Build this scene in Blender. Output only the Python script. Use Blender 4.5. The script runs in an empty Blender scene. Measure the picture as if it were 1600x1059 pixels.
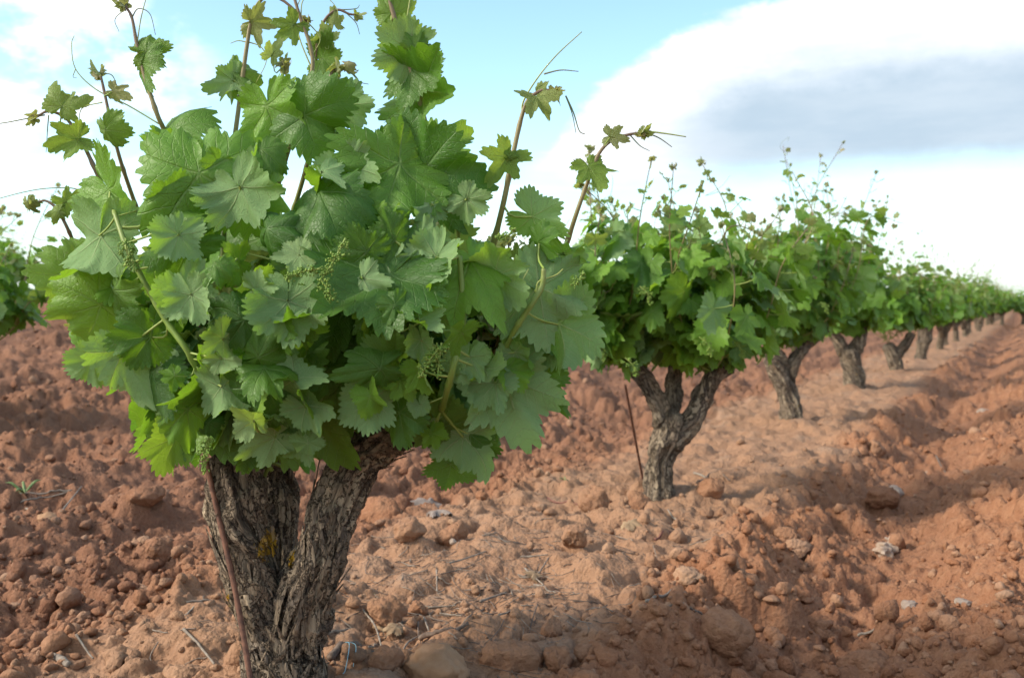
import bpy, bmesh, math, random
import numpy as np

R = math.radians
sc = bpy.context.scene
# ------------------------------------------------------------------ camera
CAM_H, FPX, CX, CY = 0.80, 1600.0, 800.0, 529.5
PITCH = math.atan(64.5 / FPX)
cam_d = bpy.data.cameras.new("camera"); cam = bpy.data.objects.new("camera", cam_d)
sc.collection.objects.link(cam)
cam.location = (0, 0, CAM_H); cam.rotation_euler = (math.pi / 2 - PITCH, 0, 0)
cam_d.sensor_width = 36; cam_d.lens = 36; cam_d.clip_start = 0.05; cam_d.clip_end = 5000
cam_d.dof.use_dof = True; cam_d.dof.focus_distance = 1.85; cam_d.dof.aperture_fstop = 6.5
sc.camera = cam
# ------------------------------------------------------------------ render / exposure
sc.render.engine = 'CYCLES'
sc.cycles.use_denoising = True
sc.cycles.max_bounces = 5; sc.cycles.diffuse_bounces = 3; sc.cycles.glossy_bounces = 2; sc.cycles.transmission_bounces = 2
sc.cycles.transparent_max_bounces = 4; sc.cycles.use_adaptive_sampling = True; sc.cycles.adaptive_threshold = 0.015
sc.view_settings.view_transform = 'Standard'; sc.view_settings.look = 'None'
sc.view_settings.exposure = 1.46; sc.view_settings.gamma = 1.0
# ------------------------------------------------------------------ sun
SUN_AZ, SUN_EL = R(-104), R(34)          # azimuth clockwise from +Y: the sun stands to the left
sun_d = bpy.data.lights.new("sun", 'SUN'); sun = bpy.data.objects.new("sun", sun_d)
sc.collection.objects.link(sun)
sun_d.energy = 1.9; sun_d.angle = R(12); sun_d.color = (1.0, 0.90, 0.76)
sun.rotation_euler = (math.pi / 2 - SUN_EL, 0, -SUN_AZ + math.pi)
# (rotation: a sun lamp shines along its own -Z)
from mathutils import Vector
sv = Vector((math.sin(SUN_AZ) * math.cos(SUN_EL), math.cos(SUN_AZ) * math.cos(SUN_EL), math.sin(SUN_EL)))
sun.rotation_euler = sv.to_track_quat('Z', 'Y').to_euler()
sun.location = (-20, 0, 20)


class NT:
    """small node-tree writer"""
    def __init__(s, tree):
        s.t = tree; s.n = tree.nodes; s.l = tree.links; s.n.clear()
    def put(s, sock, v):
        if v is None: return
        if hasattr(v, 'is_output'): s.l.new(v, sock)
        else: sock.default_value = v
    def node(s, typ, **kw):
        x = s.n.new(typ)
        for k, v in kw.items(): setattr(x, k, v)
        return x
    def m(s, op, a, b=None, c=None, clamp=False):
        x = s.n.new('ShaderNodeMath'); x.operation = op; x.use_clamp = clamp
        s.put(x.inputs[0], a); s.put(x.inputs[1], b); s.put(x.inputs[2], c)
        return x.outputs[0]
    def ramp(s, v, a, b, lo=0.0, hi=1.0, kind='SMOOTHSTEP'):
        x = s.n.new('ShaderNodeMapRange'); x.interpolation_type = kind
        s.put(x.inputs[0], v); s.put(x.inputs[1], a); s.put(x.inputs[2], b); s.put(x.inputs[3], lo); s.put(x.inputs[4], hi)
        return x.outputs[0]
    def mix(s, f, a, b, mode='MIX'):
        x = s.n.new('ShaderNodeMix'); x.data_type = 'RGBA'; x.blend_type = mode; x.clamp_factor = True
        s.put(x.inputs[0], f)
        for k, v in ((6, a), (7, b)):
            if isinstance(v, tuple) and len(v) == 3: v = v + (1,)
            s.put(x.inputs[k], v)
        return x.outputs[2]
    def noise(s, vec, scale, detail=3.0, rough=0.55, dist=0.0, out=0):
        x = s.n.new('ShaderNodeTexNoise')
        s.put(x.inputs['Vector'], vec); s.put(x.inputs['Scale'], scale); s.put(x.inputs['Detail'], detail)
        s.put(x.inputs['Roughness'], rough); s.put(x.inputs['Distortion'], dist)
        return x.outputs[out]
    def voro(s, vec, scale, feature='F1', out=0):
        x = s.n.new('ShaderNodeTexVoronoi'); x.feature = feature
        s.put(x.inputs['Vector'], vec); s.put(x.inputs['Scale'], scale)
        return x.outputs[out]
    def xyz(s, v):
        x = s.n.new('ShaderNodeSeparateXYZ'); s.put(x.inputs[0], v); return x.outputs
    def comb(s, a, b, c):
        x = s.n.new('ShaderNodeCombineXYZ'); s.put(x.inputs[0], a); s.put(x.inputs[1], b); s.put(x.inputs[2], c); return x.outputs[0]
    def vscale(s, v, k):
        x = s.n.new('ShaderNodeVectorMath'); x.operation = 'MULTIPLY'; s.put(x.inputs[0], v); x.inputs[1].default_value = k; return x.outputs[0]
    def bump(s, h, strength, dist, normal=None):
        x = s.n.new('ShaderNodeBump'); s.put(x.inputs['Height'], h); x.inputs['Strength'].default_value = strength
        x.inputs['Distance'].default_value = dist
        if normal is not None: s.l.new(normal, x.inputs['Normal'])
        return x.outputs[0]
    def attr(s, name, out='Fac'):
        x = s.n.new('ShaderNodeAttribute'); x.attribute_name = name; return x.outputs[out]
    def uv(s, name):
        x = s.n.new('ShaderNodeUVMap'); x.uv_map = name; return x.outputs[0]


# ------------------------------------------------------------------ world: blue sky with clouds
w = bpy.data.worlds.new("World"); sc.world = w; w.use_nodes = True
g = NT(w.node_tree)
sky = g.node('ShaderNodeTexSky', sky_type='NISHITA', sun_disc=False)
sky.sun_elevation = SUN_EL; sky.sun_rotation = SUN_AZ; sky.altitude = 600; sky.air_density = 1.0; sky.dust_density = 1.2; sky.ozone_density = 1.6
tc = g.node('ShaderNodeTexCoord')
dirv = tc.outputs['Generated']
dx, dy, dz = g.xyz(dirv)
az = g.m('MULTIPLY', g.m('ARCTAN2', dx, dy), 57.2958)
hyp = g.m('SQRT', g.m('ADD', g.m('MULTIPLY', dx, dx), g.m('MULTIPLY', dy, dy)))
el = g.m('MULTIPLY', g.m('ARCTAN2', dz, hyp), 57.2958)
pl = g.comb(g.m('MULTIPLY', az, 0.6), g.m('MULTIPLY', el, 1.5), 0.0)          # clouds lie flat: stretched sideways
n1 = g.m('SUBTRACT', g.noise(pl, 0.16, 6, 0.55), 0.5)
n2 = g.m('SUBTRACT', g.noise(pl, 0.55, 5, 0.6), 0.5)
n3 = g.m('SUBTRACT', g.noise(g.comb(g.m('MULTIPLY', az, 0.75), g.m('MULTIPLY', el, 1.1), 4.0), 1.3, 7, 0.62, 0.4), 0.5)
wob = g.m('ADD', g.m('ADD', g.m('MULTIPLY', n1, 5.0), g.m('MULTIPLY', n2, 2.2)), g.m('MULTIPLY', n3, 1.6))
# the large bank on the right: its top edge climbs with azimuth, its base is level
cr = g.node('ShaderNodeFloatCurve'); cv = cr.mapping.curves[0]
pts = [(0.0, 0.30), (0.12, 0.36), (0.2, 0.52), (0.3, 0.70), (0.42, 0.80), (0.6, 0.84), (1.0, 0.88)]
cv.points[0].location = pts[0]; cv.points[1].location = pts[-1]
for p in pts[1:-1]: cv.points.new(*p)
cr.mapping.update()
g.l.new(g.ramp(az, -4.0, 32.0, 0, 1, 'LINEAR'), cr.inputs['Value'])
top = g.m('MULTIPLY', cr.outputs[0], 18.5)
e_top = g.ramp(g.m('ADD', g.m('SUBTRACT', top, el), g.m('MULTIPLY', wob, 0.75)), -0.5, 1.0)
bot = g.m('ADD', 6.6, g.m('MULTIPLY', wob, 0.25))
e_bot = g.ramp(g.m('SUBTRACT', el, bot), -0.7, 1.3)
m_big = g.m('MULTIPLY', g.m('MULTIPLY', e_top, e_bot), g.ramp(az, -2.5, 4.0))
grey = g.m('MULTIPLY', g.ramp(g.m('ADD', g.m('SUBTRACT', top, el), g.m('MULTIPLY', wob, 0.6)), 0.7, 5.4),
           g.ramp(g.m('ADD', az, g.m('MULTIPLY', wob, 0.8)), 3.5, 13.5))
# low streaks under the bank, and the bright haze near the horizon
st = g.noise(g.comb(g.m('MULTIPLY', az, 0.05), g.m('MULTIPLY', el, 0.55), 3.0), 1.0, 5, 0.55)
m_low = g.m('MULTIPLY', g.ramp(st, 0.46, 0.70, 0.0, 0.7), g.ramp(el, 7.5, 4.8))
m_hor = g.ramp(el, 9.0, -0.5, 0.0, 0.5)
g_low = g.m('MULTIPLY', g.ramp(g.noise(g.comb(g.m('MULTIPLY', az, 0.06), g.m('MULTIPLY', el, 0.5), 9.0), 1.0, 3), 0.5, 0.68), g.ramp(az, 12.0, 22.0))
# broken puffs at the upper left
pf = g.noise(g.comb(g.m('MULTIPLY', az, 0.13), g.m('MULTIPLY', el, 0.22), 1.7), 1.0, 6, 0.58)
m_left = g.m('MULTIPLY', g.ramp(pf, 0.40, 0.56), g.m('MULTIPLY', g.ramp(az, -14.5, -20.0), g.ramp(el, 5.0, 9.5)))
m_all = g.m('MULTIPLY', g.ramp(g.noise(pl, 0.07, 5), 0.5, 0.7), g.ramp(g.m('ABSOLUTE', az), 34.0, 60.0))   # rest of the sky, out of the picture
skyc = g.mix(0.0, sky.outputs[0], sky.outputs[0])
WHITE = (4.0, 4.1, 4.25); GREY = (1.36, 1.76, 2.14)
SKYTINT = (0.78, 0.85, 0.78)
skyc = g.mix(1.0, skyc, SKYTINT, 'MULTIPLY')
c = g.mix(m_hor, skyc, (1.80, 2.32, 2.62))
c = g.mix(m_low, c, g.mix(g_low, WHITE, GREY))
c = g.mix(m_left, c, WHITE)
tex = g.ramp(g.noise(g.comb(g.m('MULTIPLY', az, 0.10), g.m('MULTIPLY', el, 0.42), 5.0), 1.0, 6, 0.6), 0.35, 0.7)
cw = g.mix(g.m('MULTIPLY', tex, 0.7), WHITE, (2.2, 2.36, 2.6))
cg = g.mix(tex, GREY, (1.75, 2.1, 2.42))
c = g.mix(m_big, c, g.mix(g.m('MULTIPLY', grey, 0.95), cw, cg))
c = g.mix(m_all, c, (5.0, 5.4, 6.0))
bg = g.node('ShaderNodeBackground'); bg.inputs['Strength'].default_value = 0.14
g.l.new(c, bg.inputs['Color'])
wo = g.node('ShaderNodeOutputWorld'); g.l.new(bg.outputs[0], wo.inputs['Surface'])

# ------------------------------------------------------------------ numpy helpers
def _h(ix, iy, iz, seed):
    h = (ix.astype(np.int64) * 374761393 + iy.astype(np.int64) * 668265263 + iz.astype(np.int64) * 2147483647 + seed * 144665) & 0xffffffff
    h = ((h ^ (h >> 13)) * 1274126177) & 0xffffffff
    h = ((h ^ (h >> 15)) * 2246822519) & 0xffffffff
    return ((h ^ (h >> 16)) & 0xffffff) / float(0xffffff)

def vnoise(x, y, z=None, seed=0):
    """value noise in 0..1"""
    if z is None: z = np.zeros_like(x)
    ix, iy, iz = np.floor(x), np.floor(y), np.floor(z)
    fx, fy, fz = x - ix, y - iy, z - iz
    fx, fy, fz = [f * f * f * (f * (f * 6 - 15) + 10) for f in (fx, fy, fz)]
    r = 0
    for a in (0, 1):
        wa = fx if a else 1 - fx
        for b in (0, 1):
            wb = fy if b else 1 - fy
            for cc in (0, 1):
                wc = fz if cc else 1 - fz
                r = r + wa * wb * wc * _h(ix + a, iy + b, iz + cc, seed)
    return r

def fbm(x, y, z=None, octv=4, seed=0, gain=0.5):
    s, a, t = 0, 1.0, 0
    zz = None if z is None else z
    for o in range(octv):
        k = 2.03 ** o
        s = s + a * vnoise(x * k + o * 7.3, y * k - o * 3.1, None if zz is None else zz * k + o * 1.7, seed + o); t += a; a *= gain
    return s / t

def lumps(x, y, cell, seed, fill=0.8):
    """rounded lumps: one per cell, random radius; height in units of the cell"""
    u, v = x / cell, y / cell
    iu, iv = np.floor(u), np.floor(v)
    out = np.zeros_like(x)
    zz = np.zeros_like(iu)
    for a in (-1, 0, 1):
        for b in (-1, 0, 1):
            ci, cj = iu + a, iv + b
            px = ci + 0.15 + 0.7 * _h(ci, cj, zz, seed); py = cj + 0.15 + 0.7 * _h(ci, cj, zz + 1, seed)
            rr = 0.28 + 0.5 * _h(ci, cj, zz + 2, seed) ** 1.5
            on = _h(ci, cj, zz + 3, seed) < fill
            ang = _h(ci, cj, zz + 4, seed) * 3.14; ex = 0.7 + 0.5 * _h(ci, cj, zz + 5, seed)
            du, dv = u - px, v - py
            ru = (du * np.cos(ang) + dv * np.sin(ang)) * ex; rv = (-du * np.sin(ang) + dv * np.cos(ang)) / ex
            k = np.clip(1 - (ru * ru + rv * rv) / (rr * rr), 0, None)
            out = np.maximum(out, np.where(on, np.sqrt(k) * rr * 0.75, 0))
    return out

def sstep(a, b, x):
    t = np.clip((x - a) / (b - a), 0, 1); return t * t * (3 - 2 * t)

def at(px, py, d):
    """the point that lies d metres ahead in the direction of photo position (px, py)"""
    rx, ry = (px - CX) / FPX, (CY - py) / FPX
    ct, st_ = math.cos(PITCH), math.sin(PITCH)
    return np.array([rx * d, (ct + ry * st_) * d, CAM_H + (ry * ct - st_) * d])

ROW0 = np.array([-0.443, 1.97]); DIR = np.array([0.4480, 0.8940]); NRM = np.array([0.8940, -0.4480])

def qp(x, y):
    rx, ry = x - ROW0[0], y - ROW0[1]
    return rx * NRM[0] + ry * NRM[1], rx * DIR[0] + ry * DIR[1]

def crust(x, y):
    """1 on the trodden strip under the vines, 0 on the tilled soil"""
    q, p = qp(x, y)
    q = q + 0.30 * (fbm(x * 1.6, y * 1.6, None, 3, 5) - 0.5)
    return sstep(-0.72, -0.52, q) * (1 - sstep(0.36, 0.52, q))

def macro(x, y):
    q, p = qp(x, y)
    q2 = q + 0.22 * (fbm(p * 0.9, q * 0.5, None, 3, 11) - 0.5)
    z = -0.14 * sstep(0.42, 0.80, q2) + 0.155 * sstep(0.86, 1.25, q2) - 0.05 * sstep(1.45, 1.9, q2) + 0.05 * sstep(2.1, 2.7, q2)
    z = z - 0.05 * sstep(-0.55, -0.9, q2) * 1.0
    tl = sstep(-0.7, -1.2, q2)
    z = z + tl * 0.035 * np.sin(q2 * 2 * math.pi / 0.62 + 2.5 * fbm(x * 0.7, y * 0.7, None, 2, 3))
    z = z + 0.046 * np.clip(-1.3 - q, 0, 19)
    z = z - 0.0085 * np.clip(y - 9, 0, 40) * sstep(-6, -2, q)
    z = z + 0.07 * (fbm(x * 1.3, y * 1.3, None, 3, 21) - 0.5)
    # the soil is banked up a little round each stock
    for k in range(-1, 7):
        bx, by = ROW0 + DIR * 2.45 * k if k > 0 else ROW0 + DIR * 2.33 * k
        z = z + 0.03 * np.exp(-((x - bx) ** 2 + (y - by) ** 2) / 0.05)
    return z

def height(x, y, d=None):
    z = macro(x, y)
    cr_ = crust(x, y)
    wgt = 1.0 - 0.68 * cr_
    far = 1.0 if d is None else 1 - sstep(9, 30, d)
    mid = 1.0 if d is None else 1 - sstep(6, 14, d)
    wx = 0.030 * (fbm(x * 15, y * 15, None, 3, 33) - 0.5) * 2; wy = 0.030 * (fbm(x * 15, y * 15, None, 3, 34) - 0.5) * 2
    x0, y0 = x, y; x, y = x + wx, y + wy
    patch = 0.45 + 0.9 * fbm(x * 2.2, y * 2.2, None, 2, 31)
    z = z + wgt * patch * (lumps(x, y, 0.19, 41, 0.3) * 0.13 * (0.5 + 0.5 * far) + lumps(x, y, 0.095, 42, 0.7) * 0.085 + lumps(x, y, 0.046, 43, 0.85) * 0.044 * far + lumps(x, y, 0.024, 44, 0.9) * 0.022 * mid)
    z = z + cr_ * (lumps(x, y, 0.17, 51, 0.5) * 0.07 + 0.03 * (fbm(x * 9, y * 9, None, 4, 61) - 0.5) + lumps(x, y, 0.05, 52, 0.3) * 0.028 * far)
    z = z + (0.010 + 0.022 * wgt) * (fbm(x0 * 22, y0 * 22, None, 5, 71, 0.62) - 0.5) * mid
    return z

def H1(x, y): return float(height(np.array([x], float), np.array([y], float))[0])

def on_ground(px, py):
    """ground point seen at photo position (px, py)"""
    z = 0.0
    for _ in range(6):
        rx, ry = (px - CX) / FPX, (CY - py) / FPX
        ct, st_ = math.cos(PITCH), math.sin(PITCH)
        k = ry * ct - st_
        d = (z - CAM_H) / k
        p = at(px, py, d); z = 0.5 * z + 0.5 * float(macro(np.array([p[0]]), np.array([p[1]]))[0])
    return np.array([p[0], p[1], H1(p[0], p[1])])


class Acc:
    """collects geometry for ONE mesh object"""
    def __init__(s): s.v = []; s.f = []; s.sz = []; s.n = 0; s.mi = []; s.tint = []; s.uvs = {}; s.uvn = 0
    def add(s, v, loops, sizes, mat=0, tint=(0.5, 0, 0.5, 1), uv=None):
        v = np.asarray(v, np.float32); loops = np.asarray(loops, np.int64).ravel(); sizes = np.asarray(sizes, np.int64).ravel()
        s.v.append(v); s.f.append(loops + s.n); s.sz.append(sizes); s.n += len(v)
        s.mi.append(np.full(len(sizes), mat, np.int32))
        t = np.asarray(tint, np.float32)
        s.tint.append(np.broadcast_to(t, (len(v), 4)) if t.ndim == 1 else t)
        nl = len(loops)
        for k in ('plan', 'fold'):
            a = None if uv is None else uv.get(k)
            s.uvs.setdefault(k, []).append(np.zeros((nl, 2), np.float32) if a is None else np.asarray(a, np.float32))
    def mesh(s, name, mats, smooth=True, uv=True):
        me = bpy.data.meshes.new(name)
        v = np.concatenate(s.v); f = np.concatenate(s.f); sz = np.concatenate(s.sz)
        me.vertices.add(len(v)); me.vertices.foreach_set('co', v.ravel())
        me.loops.add(len(f)); me.loops.foreach_set('vertex_index', f.astype(np.int32))
        me.polygons.add(len(sz))
        st = np.concatenate([[0], np.cumsum(sz)[:-1]]).astype(np.int32)
        me.polygons.foreach_set('loop_start', st)
        me.polygons.foreach_set('material_index', np.concatenate(s.mi))
        me.polygons.foreach_set('use_smooth', np.full(len(sz), smooth))
        a = me.attributes.new('tint', 'FLOAT_COLOR', 'POINT'); a.data.foreach_set('color', np.concatenate(s.tint).astype(np.float32).ravel())
        if uv:
            for k in ('plan', 'fold'):
                l = me.uv_layers.new(name=k); l.data.foreach_set('uv', np.concatenate(s.uvs[k]).ravel())
        for m_ in mats: me.materials.append(m_)
        me.update(calc_edges=True); me.validate()
        return me
    def build(s, name, mats, parent=None, smooth=True, uv=True):
        return link(name, s.mesh(name, mats, smooth, uv), parent)

def link(name, me, parent=None):
    o = bpy.data.objects.new(name, me); sc.collection.objects.link(o)
    if parent is not None:
        o.parent = parent
        pw = parent.location.copy(); pp = parent.parent
        while pp: pw += pp.location; pp = pp.parent
        if me is not None: o.location = -pw
    return o

def tag(o, label=None, cat=None, group=None, kind=None):
    if label: o['label'] = label
    if cat: o['category'] = cat
    if group: o['group'] = group
    if kind: o['kind'] = kind
    return o

def thing(name, loc, label, cat, group=None):
    o = bpy.data.objects.new(name, None); sc.collection.objects.link(o); o.location = loc
    o.empty_display_size = 0.05
    return tag(o, label, cat, group)

def spline(P, n):
    P = np.asarray(P, float)
    if len(P) == 2: return P[0] + (P[1] - P[0]) * np.linspace(0, 1, n)[:, None]
    Q = np.vstack([2 * P[0] - P[1], P, 2 * P[-1] - P[-2]])
    seg = len(P) - 1; ts = np.linspace(0, seg, n); i = np.minimum(ts.astype(int), seg - 1); t = (ts - i)[:, None]
    a, b, c_, d_ = Q[i], Q[i + 1], Q[i + 2], Q[i + 3]
    return 0.5 * (2 * b + (c_ - a) * t + (2 * a - 5 * b + 4 * c_ - d_) * t ** 2 + (3 * b - 3 * c_ + d_ - a) * t ** 3)

def tube(acc, P, r, sides=6, mat=0, tint=None, caps=True, tint_fn=None):
    P = np.asarray(P, float); n = len(P)
    r = np.broadcast_to(np.asarray(r, float), (n,))
    T = np.gradient(P, axis=0); T /= np.linalg.norm(T, axis=1)[:, None] + 1e-9
    up = np.array([0.31, -0.2, 0.93]) if abs(T[0][2]) < 0.9 else np.array([0.9, 0.3, 0.1])
    U = np.zeros_like(P); u = up
    for i in range(n):
        u = u - T[i] * np.dot(u, T[i]); u = u / (np.linalg.norm(u) + 1e-9); U[i] = u
    W = np.cross(T, U)
    a = np.linspace(0, 2 * math.pi, sides, endpoint=False)
    V = P[:, None] + r[:, None, None] * (np.cos(a)[None, :, None] * U[:, None] + np.sin(a)[None, :, None] * W[:, None])
    V = V.reshape(-1, 3)
    i = np.arange(n - 1)[:, None] * sides; j = np.arange(sides)[None, :]; j2 = (j + 1) % sides
    q = np.stack([i + j, i + j2, i + sides + j2, i + sides + j], -1).reshape(-1, 4)
    loops = [q.ravel()]; sizes = [np.full(len(q), 4)]
    if caps:
        loops.append(np.arange(sides)[::-1]); sizes.append([sides]); loops.append((n - 1) * sides + np.arange(sides)); sizes.append([sides])
    if tint_fn is not None:
        t = tint_fn(np.repeat(np.linspace(0, 1, n), sides))
    else: t = (0.5, 0, 0.5, 1) if tint is None else tint
    L = np.concatenate(loops)
    plan = np.stack([np.repeat(np.linspace(0, 1, n), sides)[L], (L % sides) / sides], -1)
    acc.add(V, L, np.concatenate(sizes), mat, t, {'plan': plan, 'fold': plan * 0})

# ------------------------------------------------------------------ materials
def material(name):
    m_ = bpy.data.materials.new(name); m_.use_nodes = True; return m_, NT(m_.node_tree)

def finish(k, surf):
    o = k.node('ShaderNodeOutputMaterial'); k.l.new(surf, o.inputs['Surface'])

def principled(k, col, rough, spec=0.5, normal=None):
    p = k.node('ShaderNodeBsdfPrincipled'); k.put(p.inputs['Base Color'], col if not (isinstance(col, tuple) and len(col) == 3) else col + (1,))
    k.put(p.inputs['Roughness'], rough); k.put(p.inputs['Specular IOR Level'], spec)
    if normal is not None: k.l.new(normal, p.inputs['Normal'])
    return p

def leaf_material():
    m_, k = material('vine_leaf')
    tcol = k.attr('tint', 'Color'); sep = k.node('ShaderNodeSeparateColor'); k.l.new(tcol, sep.inputs[0])
    tone, young, rnd = sep.outputs
    plan = k.uv('plan'); fold = k.uv('fold'); s_, t_, _ = k.xyz(fold)
    jit = k.comb(rnd, k.m('MULTIPLY', rnd, 7.7), 0)
    va = k.node('ShaderNodeVectorMath', operation='ADD'); k.l.new(plan, va.inputs[0]); k.l.new(k.vscale(jit, (13, 13, 13)), va.inputs[1])
    pj = va.outputs[0]
    wn = k.m('MULTIPLY', k.m('SUBTRACT', k.noise(pj, 5.0, 2), 0.5), 0.06)
    tw = k.m('ABSOLUTE', k.m('ADD', t_, k.m('MULTIPLY', wn, 0.35)))
    wid = k.m('SUBTRACT', 0.026, k.m('MULTIPLY', s_, 0.018))
    main = k.ramp(tw, wid, k.m('MULTIPLY', wid, 0.25))
    u = k.m('DIVIDE', k.m('ADD', k.m('SUBTRACT', s_, k.m('MULTIPLY', t_, 0.80)), k.m('MULTIPLY', wn, 0.8)), 0.145)
    fr = k.m('ABSOLUTE', k.m('SUBTRACT', k.m('FRACT', u), 0.5))
    sec = k.m('MULTIPLY', k.ramp(fr, 0.44, 0.49), k.ramp(t_, 0.5, 0.02, 0.35, 1.0))
    ter = k.ramp(k.voro(pj, 15.0, 'DISTANCE_TO_EDGE'), 0.10, 0.0)
    vein = k.m('MAXIMUM', main, k.m('MULTIPLY', sec, 0.75))
    geo = k.node('ShaderNodeNewGeometry'); back = geo.outputs['Backfacing']
    blot = k.noise(pj, 3.2, 4)
    up1 = k.mix(tone, (0.024, 0.086, 0.014), (0.165, 0.335, 0.030))
    up1 = k.mix(k.ramp(blot, 0.45, 0.75), up1, k.mix(0.5, up1, (0.09, 0.20, 0.03)))
    up1 = k.mix(k.m('MULTIPLY', young, 0.9), up1, k.mix(k.ramp(young, 0.5, 1.0), (0.19, 0.27, 0.035), (0.44, 0.34, 0.21)))
    und = k.mix(tone, (0.13, 0.25, 0.095), (0.27, 0.41, 0.18))
    und = k.mix(k.m('MULTIPLY', young, 0.8), und, k.mix(k.ramp(young, 0.5, 1.0), (0.30, 0.36, 0.14), (0.50, 0.42, 0.30)))
    upc = k.mix(k.m('MULTIPLY', vein, 0.55), up1, k.mix(tone, (0.10, 0.21, 0.06), (0.22, 0.33, 0.09)))
    unc = k.mix(k.m('MULTIPLY', vein, 0.6), und, (0.36, 0.45, 0.22))
    unc = k.mix(k.m('MULTIPLY', ter, 0.22), unc, (0.32, 0.42, 0.2))
    col = k.mix(back, upc, unc)
    # small brown nibbled spots that belong to the blade
    spot = k.m('MULTIPLY', k.ramp(k.voro(pj, 4.3), 0.075, 0.045), k.ramp(rnd, 0.55, 0.6))
    col = k.mix(k.m('MULTIPLY', spot, 0.7), col, (0.22, 0.15, 0.06))
    quilt = k.m('ADD', k.m('MULTIPLY', k.m('MAXIMUM', main, k.m('MULTIPLY', sec, 0.7)), -1.0),
                k.m('ADD', k.m('MULTIPLY', ter, -0.2), k.m('MULTIPLY', k.noise(pj, 6, 3), 0.5)))
    nrm = k.bump(quilt, 0.55, 0.0045)
    rgh = k.mix(back, (0.50, 0.50, 0.50), (0.8, 0.8, 0.8))
    p = principled(k, col, rgh, k.mix(back, (0.45,) * 3, (0.15,) * 3), nrm)
    tr = k.node('ShaderNodeBsdfTranslucent')
    trc = k.mix(k.m('MULTIPLY', vein, 0.4), k.mix(tone, (0.12, 0.30, 0.012), (0.32, 0.54, 0.03)), (0.42, 0.5, 0.1))
    trc = k.mix(k.m('MULTIPLY', young, 0.7), trc, (0.52, 0.45, 0.12))
    k.put(tr.inputs['Color'], trc); k.l.new(nrm, tr.inputs['Normal'])
    mx = k.node('ShaderNodeMixShader'); k.put(mx.inputs[0], 0.42); k.l.new(p.outputs[0], mx.inputs[1]); k.l.new(tr.outputs[0], mx.inputs[2])
    finish(k, mx.outputs[0]); return m_

def stem_material():
    m_, k = material('vine_shoot')
    sep = k.node('ShaderNodeSeparateColor'); k.l.new(k.attr('tint', 'Color'), sep.inputs[0])
    t = sep.outputs[0]
    tc_ = k.node('ShaderNodeTexCoord').outputs['Object']
    n = k.noise(tc_, 60, 3)
    col = k.mix(k.ramp(t, 0.0, 0.45), (0.15, 0.27, 0.035), (0.22, 0.18, 0.07))
    col = k.mix(k.ramp(t, 0.4, 0.9), col, (0.14, 0.075, 0.065))
    col = k.mix(k.m('MULTIPLY', n, 0.4), col, (0.26, 0.24, 0.10))
    p = principled(k, col, 0.5, 0.4, k.bump(n, 0.3, 0.001)); finish(k, p.outputs[0]); return m_

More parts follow.
